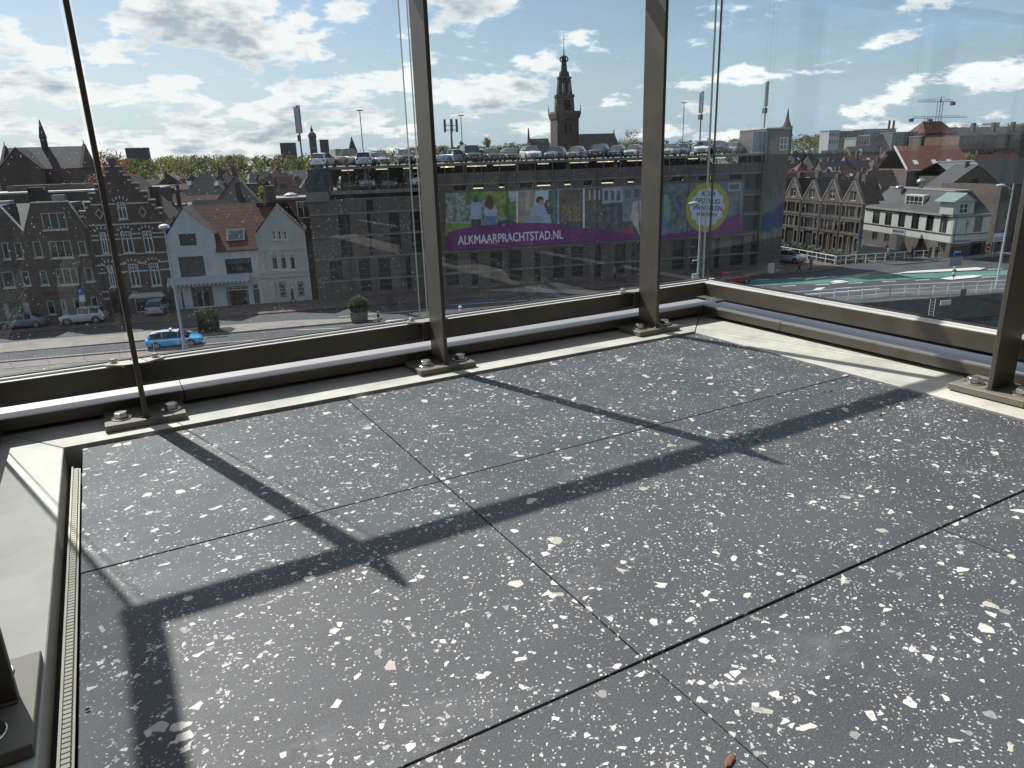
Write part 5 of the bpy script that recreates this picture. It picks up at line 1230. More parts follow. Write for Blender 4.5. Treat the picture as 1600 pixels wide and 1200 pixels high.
walk = make_person('person', 'person in a red jacket walking near the silver car by the garage tower', .62, -.7); stand = make_person('person', 'person in dark clothes standing on the pavement right of the red jacket', .25, .4)
u, v = G(1248, 426); place(walk, u, v, STREET+.005, .8); walk.color = (.40, .03, .03, 1)
u, v = G(1266, 423); place(stand, u, v, STREET+.005, .3); stand.color = (.03, .035, .05, 1)
for x, y, v_, src, rz_, col, lab in ((459, 476, 80.6, walk, -1.4, (.02, .03, .028, 1), 'person in dark green clothes walking past the posters of the off white house'),
    (1424, 407, None, walk, 1.2, (.05, .06, .09, 1), 'person in a dark coat at the railing before the cream building, left of the pair'), (1452, 405, None, stand, .2, (.02, .02, .025, 1), 'person in black standing at the railing, left one of the pair'),
    (1462, 405, None, stand, -1.0, (.04, .035, .035, 1), 'person in brown black coat at the railing, right one of the pair'), (1387, 406, None, walk, -1.3, (.10, .12, .14, 1), 'person in grey walking along the canal railing before the door'), (960, 441, None, walk, .5, (.16, .17, .20, 1), 'person in grey at the pale forecourt below the garage, left of the third post')):
    u, v = G(x, y); v = v_ or min(v, 78.7); u = F(x, y, v)[0]
    o = dup(src, label=lab, color=col); place(o, u, v, STREET+.115 if v > 75 else STREET+.005, rz_)
# parked bicycles or scooters along the railing read as dark clutter: a few bicycles
def make_bike(label):
    t = thing('bicycle', label, 'bicycle')
    for x in (-.52, .52):
        w = MB(); k = 18
        for i in range(k):
            a, b = 2*PI*i/k, 2*PI*(i+1)/k; w.tube((x+.33*math.cos(a), 0, .34+.33*math.sin(a)), (x+.33*math.cos(b), 0, .34+.33*math.sin(b)), .022, n=4)
        for i in range(6):
            a = PI*i/6; w.tube((x-.32*math.cos(a), 0, .34-.32*math.sin(a)), (x+.32*math.cos(a), 0, .34+.32*math.sin(a)), .005, n=3)
        w.build('wheel', TYRE, t)
    f = MB()
    for p_, q_ in (((-.52, 0, .34), (-.05, 0, .32)), ((-.05, 0, .32), (-.2, 0, .85)), ((-.2, 0, .80), (.38, 0, .82)), ((-.05, 0, .32), (.38, 0, .78)), ((.52, 0, .34), (.34, 0, .98)), ((-.52, 0, .34), (-.2, 0, .78))): f.tube(p_, q_, .02, n=5)
    f.build('frame', TRIM, t); MB().tube((.34, -.28, 1.0), (.34, .28, 1.0), .016, n=5).build('handlebar', TRIM, t); MB().box(-.33, -.07, -.07, .07, .86, .92).build('saddle', TRIM, t, bevel=.02)
    return t
bk = make_bike('black bicycle leaning at the railing in front of the cream building'); u, v = G(1433, 408); place(bk, F(1433, 408, 78.6)[0], 78.6, STREET+.1, .1)
b2 = dup(bk, label='black bicycle parked on the pale forecourt beside the person in grey'); u, v = G(972, 444); place(b2, u, v, STREET+.12, .6)
# ------------------------------------------------------------------ right hand buildings
DIM[0] = 0.54
PALEBAND = mat('pale_band', (.42, .40, .36), .85, 0, .12, 1)
# row of four gabled houses facing the side canal: local x runs towards the viewer, front at y = 0
UR = 69.0
RZR = RZ-PI/2
bounds = [104.6, 100.3, 95.8, 91.3, 87.1, 82.8]
names_ = ['furthest of the gabled brick row, half hidden by the garage tower', 'second gabled brick house of the row, right beside the garage tower', 'gabled brick house in the middle of the canal row', 'gabled brick house with two window columns, next to last of the canal row', 'last gabled brick house of the canal row, nearest the cream corner building']
YF = mat('yellow_door_frame', (.40, .31, .12), .6)
for i in range(5):
    vA, vB = bounds[i], bounds[i+1]; w = vA-vB
    t = thing('gabled_row_house', names_[i], 'house', S(UR, vA, STREET), RZR)
    ze = 7.35+(0, .1, -.08, .06, 0)[i]; za = 10.15+(0, .15, -.2, .1, -.05)[i]
    holes = [[w/2-.62, w/2+.62, 7.5, 8.75]]
    for zb, zt in ((5.35, 6.75), (3.3, 4.75)):
        for a, b in ((.25, .95), (1.15, 3.05), (3.35, 4.05)): holes.append([a, min(b, w-.15), zb, zt])
    holes.append([1.15, 3.1, .25, 2.85]); holes.append([.3, .95, .9, 2.6]); holes.append([3.35, min(4.05, w-.15), .9, 2.6])
    MB().holed([(0.01, 0), (w-.01, 0), (w-.01, ze), (w/2+.12, za), (w/2-.12, za), (.01, ze)], [rect(*h) for h in holes], .2, .4).build('wall', (BR_R, BR_A, BR_R, BR_B, BR_A)[i], t)
    for k, h in enumerate(holes):
        if h[2] < .5:
            MB().box(h[0], h[1], .16, .19, h[2], h[3]).build('door', DARK, t)
            if i >= 3: MB().box((h[0]+h[1])/2-.22, (h[0]+h[1])/2-.10, .05, .159, h[2], h[3]).box((h[0]+h[1])/2+.12, (h[0]+h[1])/2+.24, .05, .159, h[2], h[3]).box((h[0]+h[1])/2-.10, (h[0]+h[1])/2+.12, .05, .159, h[2], h[2]+.2).build('door_frame', YF, t)
        else: window(t, *h, nx=3 if h[1]-h[0] > 1.4 else (2 if k == 0 else 1), frame=FRAMED if k else FRAME, fw=.07, rec=.16)
    for zz in (7.2, 5.05, 3.05): MB().box(.02, w-.02, -.05, -.002, zz-.05, zz+.05).build('brick_band', BR_B, t)
    for a, b in (((-.02, ze-.1), (w/2-.1, za+.1)), ((w+.02, ze-.1), (w/2+.1, za+.1))):
        MB().prism([a, b, (b[0], b[1]-.28), (a[0], a[1]-.28)] if a[0] < b[0] else [b, a, (a[0], a[1]-.28), (b[0], b[1]-.28)], -.06, .42).build('coping', PALEBAND, t)
    MB().tube((w-.12, -.09, .2), (w-.12, -.09, ze-.1), .055).build('downpipe', ZINC, t)
    dep = 2.6 if i == 4 else 7
    MB().add([(-.02, .42, ze-.3), (w/2, .42, za-.15), (w/2, dep, za-.15), (-.02, dep, ze-.3), (w+.02, .42, ze-.3), (w+.02, dep, ze-.3)], [(0, 1, 2, 3), (1, 4, 5, 2)]).build('roof', TILE_B if i != 2 else SLATE, t)
    MB().box(w/2-.4, w/2+.3, dep*.55, dep*.55+.7, za-.8, za+.75).build('chimney', BR_B, t)
# dark hedge along the canal foot of the row
hb = MB(); R = random.Random(12)
for _ in range(2600):
    p = Vector((R.uniform(66.9, 68.6), R.uniform(80.2, 106), R.uniform(0, .75+.2*math.sin(_))))
    a = Vector((R.gauss(0, 1), R.gauss(0, 1), R.gauss(0, 1))).normalized(); b = a.orthogonal().normalized(); s = R.uniform(.12, .25); hb.add([p-a*s, p+b*s*.6, p+a*s, p-b*s*.6], [(0, 1, 2, 3)])
ho = hb.build('hedge', LF_D); ho.location = (0, 0, STREET); ho.rotation_euler = (0, 0, RZ); tag(ho, 'long dark green hedge at the foot of the gabled canal row', 'hedge')

# cream corner building with slate mansard roof
L_, K_, R_ = (81.3, 97.0), (78.7, 77.6), (84.4, 77.6)
cb_ = thing('corner_building', 'cream and brick corner building with a slate mansard roof beyond the canal railing', 'building', S(L_[0], L_[1], STREET), RZ)
def wall_part(p0, p1, holes, z0, z1, m, name='wall', fr=FRAMED, wins=True, rec=.18, depth=.35):
    dx, dy = p1[0]-p0[0], p1[1]-p0[1]; ln = math.hypot(dx, dy); a = math.atan2(dy, dx)
    M4 = Matrix.Translation((p0[0]-L_[0], p0[1]-L_[1], 0)) @ Matrix.Rotation(a, 4, 'Z')
    o = MB().holed(rect(.0, ln, z0, z1), [rect(*h[:4]) for h in holes], rec, depth).build(name, m, cb_); o.matrix_local = M4
    for h in holes:
        w_ = window(cb_, *h[:4], nx=2, nz=h[4] if len(h) > 4 else 1, transom=.72 if len(h) <= 4 else None, frame=fr, fw=.10, rec=rec-.02); w_.matrix_local = M4
    return M4, ln
def zrel(a): return a-STREET
DARKW = mat('green_black_frame', (.035, .045, .040), .6)
up = []
for xl, xr in ((1363.5, 1374), (1383, 1393), (1404, 1414), (1425, 1436), (1448, 1459), (1470, 1481)):
    a = PL(xl, 340, L_, K_)[0]; b = PL(xr, 345, L_, K_)[0]; up.append([a, b, zrel(-10.5), zrel(-8.45)])
ML_, ln1 = wall_part(L_, K_, up, zrel(-10.62), zrel(-8.2), CREAMR, fr=DARKW)
lowh = []
for xl, xr in ((1362, 1370), (1381, 1389), (1435, 1441), (1466, 1480)):
    a = PL(xl, 375, L_, K_)[0]; b = PL(xr, 378, L_, K_)[0]; lowh.append([a, b, zrel(-12.9), zrel(-11.75)])
wall_part(L_, K_, lowh, 0, zrel(-11.62), BR_R)
wall_part(L_, K_, [], zrel(-11.62), zrel(-10.62), CREAMR)
ur = []
for xl, xr in ((1523, 1535),):
    a = PL(xl, 345, K_, R_)[0]; b = PL(xr, 350, K_, R_)[0]; ur.append([a, b, zrel(-10.4), zrel(-8.45)])
MR_, ln2 = wall_part(K_, R_, ur, zrel(-10.62), zrel(-8.2), CREAMR, fr=DARKW)
wall_part(K_, R_, [], zrel(-11.62), zrel(-10.62), CREAMR)
wall_part(K_, R_, [[3.3, 5.0, .3, 2.0]], 0, zrel(-11.62), BR_R)
Rb = (92, 92)
wall_part(R_, (86.5, 92), [], 0, zrel(-8.2), BR_A)
for M4, ln in ((ML_, ln1), (MR_, ln2)):
    for zz, th, ov, m_ in ((-10.62, .07, .06, FRAMED), (-8.2, .12, .28, PALEBAND), (-8.42, .05, .10, FRAMED)):
        o = MB().box(-.02, ln+.02, -ov, -.002, zrel(zz)-th, zrel(zz)+th).build('cornice', m_, cb_); o.matrix_local = M4
    MB().box(0, .01, 0, .01, 0, .01)
# downpipe, wall lamp ornament, sign boards
o = MB().tube((.35, -.08, 0), (.35, -.08, zrel(-8.3)), .05).build('downpipe', FRAMED, cb_); o.matrix_local = MR_
orn = MB().tube((2.1, -.06, zrel(-10.4)), (2.1, -.06, zrel(-9.0)), .035).tube((1.75, -.06, zrel(-9.2)), (2.45, -.06, zrel(-9.2)), .05).tube((1.85, -.06, zrel(-9.5)), (2.35, -.06, zrel(-9.5)), .04); orn.ring([(.12, zrel(-8.95)), (.1, zrel(-8.8))], 8, (2.1, -.06))
o = orn.build('wall_ornament', FRAMED, cb_); o.matrix_local = MR_
def sign_board(M4, x0, x1, z0, z1, rows_, m_):
    b = MB().box(x0, x1, -.06, -.004, z0, z1).build('sign_board', m_, cb_); b.matrix_local = M4
    R = random.Random(int(x0*10)); s_ = MB()
    for zz, hh in rows_:
        x = x0+.15
        while x < x1-.2:
            w_ = R.uniform(.10, .22); s_.box(x, x+w_, -.068, -.061, zz-hh*R.uniform(.3, .6), zz+hh*R.uniform(.3, .7)); x += w_+.05
    s_.build('sign_script', NAVY, b)
sign_board(MR_, .15, 3.0, zrel(-11.75), zrel(-10.8), [(zrel(-11.45), .28)], CREAMR)
a, b = PL(1394, 365, L_, K_)[0], PL(1414, 368, L_, K_)[0]
sign_board(ML_, a, b, zrel(-11.55), zrel(-10.75), [(zrel(-11.15), .34)], mat('pale_sign', (.58, .60, .62), .6))
d_ = PL(1400, 385, L_, K_)[0]; e_ = PL(1411, 388, L_, K_)[0]
o = MB().box(d_, e_, -.05, .0, .05, zrel(-11.7)).build('door', DARK, cb_); o.matrix_local = ML_
# mansard: lower steep slope, then flat top
def inset(p, k): return p
base = [L_, K_, R_, (86.5, 92), (86.5, 97)]; top = [(83.6, 95), (81.0, 80.3), (83.6, 80.3), (84.6, 91), (84.6, 95)]
ze, zt_ = zrel(-8.08), zrel(-5.35)
vs = [(p[0]-L_[0], p[1]-L_[1], ze) for p in base]+[(p[0]-L_[0], p[1]-L_[1], zt_) for p in top]
MB().add(vs, [(i, (i+1) % 5, 5+(i+1) % 5, 5+i) for i in range(5)]+[(5, 6, 7, 8, 9)]).build('mansard_roof', SLATE, cb_)
tm = MB()
for i in range(4):
    p, q = Vector(vs[5+i]), Vector(vs[6+i]); tm.tube(p+Vector((0, 0, .05)), q+Vector((0, 0, .05)), .12, n=6)
tm.build('roof_edge', PALEBAND, cb_)
# dormers
a, b = PL(1403, 307, L_, K_)[0]+.9, PL(1428, 328, L_, K_)[0]+.9
dm = MB().holed(rect(a, b, zrel(-7.75), zrel(-5.95)), [rect(a+.12, b-.12, zrel(-7.6), zrel(-6.1))], .1, 1.6).build('dormer', FRAME, cb_); dm.matrix_local = ML_ @ Matrix.Translation((0, .55, 0))
w_ = window(cb_, a+.12, b-.12, zrel(-7.6), zrel(-6.1), nx=4, nz=2, frame=FRAME, fw=.08, rec=.08); w_.matrix_local = ML_ @ Matrix.Translation((0, .55, 0))
a, b = PL(1492, 317, K_, R_)[0], PL(1521, 335, K_, R_)[0]
dm = MB().holed([(a, zrel(-8.05)), (b, zrel(-8.05)), (b, zrel(-6.4)), (a, zrel(-6.4))], [rect(a+.9, b-.9, zrel(-7.95), zrel(-6.7))], .1, 2.2).build('dormer', CREAMR, cb_); dm.matrix_local = MR_ @ Matrix.Translation((0, .06, 0))
w_ = window(cb_, a+.9, b-.9, zrel(-7.95), zrel(-6.7), nx=2, nz=2, frame=FRAMEW, fw=.08, rec=.08); w_.matrix_local = MR_ @ Matrix.Translation((0, .06, 0))
xm = (a+b)/2
o = MB().prism([(a-.25, zrel(-6.4)), (b+.25, zrel(-6.4)), (xm, zrel(-5.45))], -.15, .1).build('dormer_gable', CREAMR, cb_); o.matrix_local = MR_ @ Matrix.Translation((0, .06, 0))
o = MB().add([(a-.35, -.3, zrel(-6.45)), (xm, -.3, zrel(-5.36)), (xm, 3, zrel(-5.36)), (a-.35, 3, zrel(-6.45)), (b+.35, -.3, zrel(-6.45)), (b+.35, 3, zrel(-6.45))], [(0, 1, 2, 3), (1, 4, 5, 2)]).build('dormer_roof', mat('green_copper_sheet', (.26, .36, .32), .6, .1, .1, 1), cb_); o.matrix_local = MR_ @ Matrix.Translation((0, .06, 0))
vt = MB(); vt.ring([(.30, zt_), (.30, zt_+.8), (.62, zt_+.85), (.66, zt_+1.15), (.45, zt_+1.4), (.2, zt_+1.55)], 14, (82.6-L_[0], 88-L_[1])); vt.build('roof_ventilator', mat('bright_zinc', (.62, .63, .64), .3, .7, .1, 2), cb_, smooth=True)
vt = MB(); vt.ring([(.2, zt_), (.6, zt_+.22), (.5, zt_+.38), (.15, zt_+.45)], 12, (82.2-L_[0], 91.5-L_[1])); vt.build('roof_dome', mat('bright_zinc', ()), cb_, smooth=True)
MB().tube((82.5-L_[0], 92.5-L_[1], zt_), (82.3-L_[0], 92.5-L_[1], zt_+2.2), .05).build('flag_stick', ZINC, cb_)
# white info board right of it and brick house behind
bi = thing('info_board', 'white info board with dark writing strokes right of the no entry sign', 'info board', S(F(1560, 372, 76)[0], 76, STREET), RZ)
zc = F(1560, 372, 76)[1]-STREET
MB().box(-.75, .95, 0, .08, zc-.45, zc+.6).build('board', SIGNW, bi); MB().tube((-.5, .04, 0), (-.5, .04, zc-.45), .05).build('leg', LAMPG, bi); MB().tube((.7, .04, 0), (.7, .04, zc-.45), .05).build('leg', LAMPG, bi)
sm = MB(); R = random.Random(4)
for r_ in (0, 1):
    x = -.6
    while x < .8: w_ = R.uniform(.08, .2); sm.box(x, x+w_, -.012, -.001, zc-.3+.25*r_, zc-.15+.25*r_); x += w_+.06
sm.build('board_script', NAVY, bi)
# ------------------------------------------------------------------ the old town behind: houses, churches, crane, trees
OLDW = [mat('old_wall_a', (.16, .125, .105), .9, 0, .25, .8), mat('old_wall_b', (.21, .185, .155), .9, 0, .22, .8), mat('old_wall_c', (.36, .35, .32), .9, 0, .15, .8)]
ROOFS = dict(red=TILE_R, brown=TILE_B, slate=SLATE, orange=mat('orange_roof_tile', (.30, .105, .05), .8, 0, .25, 1.3, bands=(.36, .6, 'Z'), bump=.4))
def far_house(name, label, w, d, he, hr, wall, roof, hip=0.0, windows=True, chim=1, seed=1, cat='house'):
    """gabled or hipped house, ridge along local x, base at z = 0"""
    R = random.Random(seed); t = thing(name, label, cat)
    wl = MB(); wl.box(-w/2, w/2, -d/2, d/2, 0, he)
    if hip == 0: wl.prism([(-d/2, he), (d/2, he), (0, hr-.1)], -w/2, w/2)
    if hip == 0:
        n0 = len(wl.v)-6
        for i in range(n0, len(wl.v)): x, y, z_ = wl.v[i]; wl.v[i] = (y, x, z_)
    wl.build('wall', wall, t)
    o = .25; hx = w/2+(.0 if hip else .15); k = hip*d/2
    MB().add([(-hx-(o if hip else 0), -d/2-o, he-.2), (hx+(o if hip else 0), -d/2-o, he-.2), (hx-k, 0, hr), (-hx+k, 0, hr), (hx+(o if hip else 0), d/2+o, he-.2), (-hx-(o if hip else 0), d/2+o, he-.2)],
             [(0, 1, 2, 3), (3, 2, 4, 5)]+([(1, 4, 2), (5, 0, 3)] if hip else [])).build('roof', roof, t)
    for i in range(chim):
        x = R.uniform(-.4, .4)*w; y = R.uniform(-.2, .2)*d; MB().box(x-.3, x+.3, y-.3, y+.3, hr-1.6, hr+R.uniform(.5, 1.0)).build('chimney', BR_B, t)
    if windows:
        sl = (hr-he)/(d/2)
        for i in range(R.randint(1, 2)):
            x = R.uniform(-.35, .35)*w; yy = -d/2*R.uniform(.35, .6); zc = hr+yy*sl
            nv = Vector((0, -sl, 1)).normalized(); tv = Vector((0, 1, sl)).normalized(); c = Vector((x, yy, zc))
            P = [c-Vector((.4, 0, 0))-tv*.55+nv*.08, c+Vector((.4, 0, 0))-tv*.55+nv*.08, c+Vector((.4, 0, 0))+tv*.55+nv*.08, c-Vector((.4, 0, 0))+tv*.55+nv*.08]
            MB().add(P+[p-nv*.2 for p in P], [(0, 1, 2, 3), (0, 1, 5, 4), (1, 2, 6, 5), (2, 3, 7, 6), (3, 0, 4, 7)]).build('skylight', mat('far_skylight', (.75, .80, .85), .15, 0, .2, 3), t)
        if seed % 2:
            x = R.uniform(-.25, .25)*w; dz = hr-1.9; dy = -(hr-dz)/sl
            MB().box(x-.75, x+.75, dy-1.1, dy+.6, dz-.9, dz+.55).build('dormer', OLDW[2], t); MB().box(x-.95, x+.95, dy-1.3, dy+.9, dz+.551, dz+.68).build('dormer_roof', ZINC, t)
        for i in range(int(w//2.6)):
            x = -w/2+1.3+i*2.6; MB().box(x-.45, x+.45, -d/2-.04, -d/2-.005, he-2.1, he-.7).build('window', PANE, t)
        for s in (-1, 1):
            if hip == 0: MB().box(s*(w/2+.005), s*(w/2+.04), -.45, .45, he+.1, he+1.5).build('window', PANE, t)
    return t
HIPS = {}
KN = ['brown', 'red', 'slate', 'brown', 'orange', 'slate', 'brown', 'red']
PROTO = []
R = random.Random(21)
for i in range(12):
    k = KN[i % 8]; w = R.uniform(6, 12); d = R.uniform(6.5, 9.5); he = R.uniform(5.2, 7.6); hr = he+d*R.uniform(.38, .55)
    PROTO.append((k, far_house('old_town_house', 'x', w, d, he, hr, OLDW[[0, 0, 1, 0, 1, 0, 0, 2][i % 8]], ROOFS[k], hip=0 if i % 3 else .8, chim=R.randint(1, 2), seed=i), w, d, hr))
used = set()
LABL = {'brown': 'old house with a brown tiled roof', 'red': 'old house with a red tiled roof', 'slate': 'old house with a slate roof', 'orange': 'old house with an orange tiled roof'}
def put_house(u, v, region, rot):
    i = R.randrange(12); k, pr_, w, d, hr = PROTO[i]
    lab = '%s, %s %s' % (LABL[k].replace('with a ', 'with a hipped ').replace('with an ', 'with a hipped ') if i % 3 == 0 else LABL[k], 'close behind the street' if v < 118 else ('midway back' if v < 170 else 'far back'), region[0])
    if i not in used: used.add(i); o = pr_; o['label'] = lab
    else: o = dup(pr_, label=lab)
    place(o, u, v, STREET+R.uniform(-1.3, .4), rot); o['group'] = '%s roofed houses %s' % (k, region[0])
    if v > 150: o.location.z += min(3.8, (v-150)*.06) if region is reg_r else min(2.3, (v-150)*.04)
    s = R.uniform(.88, 1.12); o.scale = (s, R.uniform(.9, 1.1), R.uniform(.9, 1.08))
reg_l = ('left of the garage',); reg_r = ('right of the garage',)
rows_l = [98, 109, 121, 134, 149, 166, 186, 210, 240, 280, 330, 400]
for v in rows_l:
    uL, uR_ = F(-60, 260, v)[0], F(505, 250, v)[0]; u = uL+R.uniform(0, 6)
    while u < uR_:
        put_house(u, v+R.uniform(-2.5, 2.5), reg_l, R.choice((0, 0, PI/2, PI/2, .1, -.15))); u += R.uniform(8.5, 13)*(1+max(0, v-200)/260)
for v in (113, 124, 136, 149, 163, 180, 200, 224, 255, 300):
    uL, uR_ = F(1236, 230, v)[0], F(1640, 230, v)[0]; u = max(uL, 79 if v < 130 else uL)+R.uniform(0, 5)
    while u < uR_:
        bad = (v < 140 and u > F(1385, 250, v)[0]) or (v < 118 and u < 79)
        if not bad: put_house(u, v+R.uniform(-2.5, 2.5), reg_r, R.choice((0, 0, PI/2, PI/2, .2, -.15)))
        u += R.uniform(9, 13)*(1+max(0, v-200)/260)
for i in range(12):
    if i not in used: u = F(300+i*8, 260, 175)[0]; o = PROTO[i][1]; o['label'] = '%s, far back %s' % (LABL[PROTO[i][0]], reg_l[0]); o['group'] = '%s roofed houses %s' % (PROTO[i][0], reg_l[0]); place(o, u, 175, STREET, 0)
# a few roofs one can single out
t = far_house('hipped_house', 'house with a broad dark hipped roof beside the pale green willow', 10, 9, 7.0, 11.6, OLDW[0], SLATE, hip=.9, chim=1, seed=50); u = F(372, 285, 104)[0]; place(t, u, 104, STREET)
t = far_house('pale_gable_house', 'house with a pale triangular gable standing above the hipped roof', 7, 8, 8.3, 12.9, OLDW[2], TILE_B, seed=51); u = F(368, 262, 128)[0]; place(t, u, 128, STREET, PI/2)
t = far_house('hipped_house', 'house with tall slate hipped roof and white ridges, left of the pale gable', 9, 9, 8.5, 13.2, OLDW[0], SLATE, hip=.8, seed=52); u = F(318, 262, 165)[0]; place(t, u, 165, STREET)
fb_ = thing('flat_roof_building', 'low brown building with a pale flat roof edge behind the leftmost brick house', 'building', S(F(60, 300, 100)[0], 100, STREET), RZ)
MB().box(-11, 13, 0, 9, 0, 12.0).build('wall', OLDW[0], fb_); MB().box(-11.1, 13.1, -.1, 9, 12.002, 12.2).build('roof_edge', STONE, fb_); MB().box(-5, 4, 5, 8, 12.2, 12.9).build('roof_box', BR_B, fb_)
fb_ = thing('flat_roof_building', 'dark building with a white flat roof line beside the red brown tree', 'building', S(F(122, 295, 112)[0], 112, STREET), RZ)
MB().box(-4.5, 4.5, 0, 8, 0, 12.3).build('wall', OLDW[0], fb_); MB().box(-4.6, 4.6, -.1, 8, 12.302, 12.5).build('roof_edge', STONE, fb_)
fb_ = thing('flat_roof_building', 'small dark house with a white framed dormer next to the garage', 'building', S(F(470, 310, 92)[0], 92, STREET), RZ)
MB().box(-3.2, 3.0, 0, 7, 0, 10.4).build('wall', OLDW[0], fb_); MB().box(-3.3, 3.1, -.1, 7, 10.402, 10.65).build('roof_edge', ZINC, fb_)
window(fb_, -.6, .9, 8.2, 10.2, nx=2, frame=FRAMEW, fw=.12, rec=-.02); MB().ring([(.9, 10.65), (.8, 10.9), (.3, 11.1)], 14, (-1.2, 3)).build('roof_dome', mat('white_dome', (.7, .7, .7), .4), fb_)

# weigh house style tower with church roof, centre
TB = mat('tower_brick', (.15, .105, .082), .9, 0, .2, .25); TS = mat('tower_stone', (.165, .145, .115), .9, 0, .2, .3); TL = mat('tower_lead', (.075, .072, .070), .7, .2, .2, .4)
VT = 400.0
u = F(882, 200, VT)[0]; tz = lambda y: F(882, y, VT)[1]-STREET
T = thing('clock_tower', 'tall tiered tower with an open crown and thin spire rising behind the garage', 'tower', S(u, VT, STREET), RZ)
def sq(z0, z1, w0, w1, m, name, n=4):
    a0 = PI/4 if n == 4 else PI/8; r0, r1 = w0/2/math.cos(PI/n), w1/2/math.cos(PI/n)
    mb = MB(); mb.add([(r0*math.cos(a0+2*PI*i/n), r0*math.sin(a0+2*PI*i/n), z0) for i in range(n)]+[(r1*math.cos(a0+2*PI*i/n), r1*math.sin(a0+2*PI*i/n), z1) for i in range(n)], [(i, (i+1) % n, n+(i+1) % n, n+i) for i in range(n)]+[tuple(range(n)), tuple(n+i for i in range(n))])
    return mb.build(name, m, T)
sq(0, tz(186), 12.6, 12.3, TB, 'shaft'); sq(tz(186), tz(178), 13.0, 14.4, TS, 'gallery'); sq(tz(178), tz(174.5), 14.4, 14.0, TS, 'gallery_parapet')
for sx in (-1, 1):
    for sy in (-1, 1): MB().tube((sx*6.8, sy*6.8, tz(175)), (sx*6.8, sy*6.8, tz(163)), .35, .06, 5).build('pinnacle', TS, T)
sq(tz(176), tz(152), 10.4, 9.6, TS, 'bell_storey', 8); sq(tz(152), tz(148), 10.6, 10.2, TS, 'cornice', 8)
MB().box(-1.6, 1.6, -5.5, -4.9, tz(172), tz(158)).build('bell_opening', DARK, T); MB().box(-2.2, 2.2, -5.35, -4.8, tz(158), tz(156)).build('opening_hood', TS, T)
sq(tz(148), tz(123), 8.2, 6.6, TL, 'lantern_storey', 8); sq(tz(123), tz(120.5), 7.6, 7.4, TS, 'cornice', 8)
for s in (-1, 1): MB().box(s*1.6-.7, s*1.6+.7, -4.4, -3.6, tz(146), tz(131)).build('lantern_opening', mat('lantern_light', (.30, .31, .32), .8), T)
sq(tz(120.5), tz(112), 5.6, 4.6, TL, 'upper_lantern', 8); sq(tz(112), tz(97), 3.4, 2.4, TL, 'top_lantern', 8)
cr = MB()
for i in range(8):
    a = 2*PI*i/8; pts = [(.9, tz(97)), (2.2, tz(94.5)), (2.3, tz(91.5)), (1.3, tz(88.5)), (.35, tz(87))]
    for (r0, z0), (r1, z1) in zip(pts, pts[1:]): cr.tube((r0*math.cos(a), r0*math.sin(a), z0), (r1*math.cos(a), r1*math.sin(a), z1), .32, n=5)
cr.build('open_crown', TL, T)
MB().tube((0, 0, tz(97)), (0, 0, tz(78)), .5, .22, 6).tube((0, 0, tz(78)), (0, 0, tz(50)), .2, .06, 5).tube((-1.1, 0, tz(62)), (1.1, 0, tz(62)), .12, n=4).build('spire', TL, T)
for x in (-1.3, 1.3): MB().box(x-.45, x+.45, -6.5, -6.1, tz(208), tz(194)).build('window', DARK, T)
MB().ring([(.6, 0), (.6, .1)], 12).build('roundel', DARK, T).matrix_local = Matrix.Translation((0, -6.35, tz(188))) @ Matrix.Rotation(PI/2, 4, 'X')
ch = thing('church_nave', 'long dark slate church roof on both sides of the tiered tower', 'church', S(u, VT+10, STREET), RZ)
uL, zl = F(825, 217, VT+10); uR_, zr_ = F(960, 207, VT+10)
CHR = mat('church_slate', (.060, .056, .056), .85, 0, .15, .2)
for a, b, zt, nm in ((uL-u, -6.4, zl-STREET, 'roof'), (6.4, uR_-u, zr_-STREET-.4, 'roof')):
    MB().add([(a, -9, zt-9), (b, -9, zt-9), (b, 0, zt), (a, 0, zt), (b, 9, zt-9), (a, 9, zt-9)], [(0, 1, 2, 3), (3, 2, 4, 5), (1, 4, 2), (0, 5, 3)]).build(nm, CHR, ch)
    MB().box(a+.2, b-.2, -8.6, 8.6, 0, zt-8.9).build('wall', TB, ch)
MB().tube((uL-u+.4, 0, zl-STREET-2), (uL-u+.4, 0, zl-STREET+5.6), .8, .3, 6).build('gable_pinnacle', TB, ch)
MB().tube((uR_-u-.3, 0, zr_-STREET-1), (uR_-u-.3, 0, zr_-STREET+1.6), .5, .2, 6).build('gable_pinnacle', TB, ch)
# left church with transept and slim spire
VC = 226.0
uc, _ = F(70, 235, VC); uL, zt = F(8, 231, VC); uR_, zt2 = F(132, 230.5, VC)
lc = thing('slate_church', 'dark slate roofed church with a slim spire at the far left skyline', 'church', S(uc, VC, STREET), RZ)
zt -= STREET; a, b = uL-uc, uR_-uc
MB().add([(a, -6.5, zt-5.6), (b, -6.5, zt-5.6), (b, 0, zt), (a, 0, zt), (b, 6.5, zt-5.6), (a, 6.5, zt-5.6)], [(0, 1, 2, 3), (3, 2, 4, 5)]).build('roof', SLATE, lc)
MB().box(a, b, -6.3, 6.3, 0, zt-5.5).build('wall', BR_B, lc)
for x in (a, b): MB().prism([(x-.3, 0), (x+.3, 0), (x+.3, 1), (x-.3, 1)], 0, .01).build('gable_foot', BR_B, lc); 
for x in (a, b):
    g_ = MB().prism([(-6.8, zt-5.6), (6.8, zt-5.6), (0, zt+.5)], -.35, .35).build('gable', BR_B, lc); g_.matrix_local = Matrix.Translation((x, 0, 0)) @ Matrix.Rotation(PI/2, 4, 'Z')
    MB().tube((x, 0, zt), (x, 0, zt+1.6), .25, .08, 5).build('gable_finial', STONE, lc)
xt = F(45, 240, VC)[0]-uc
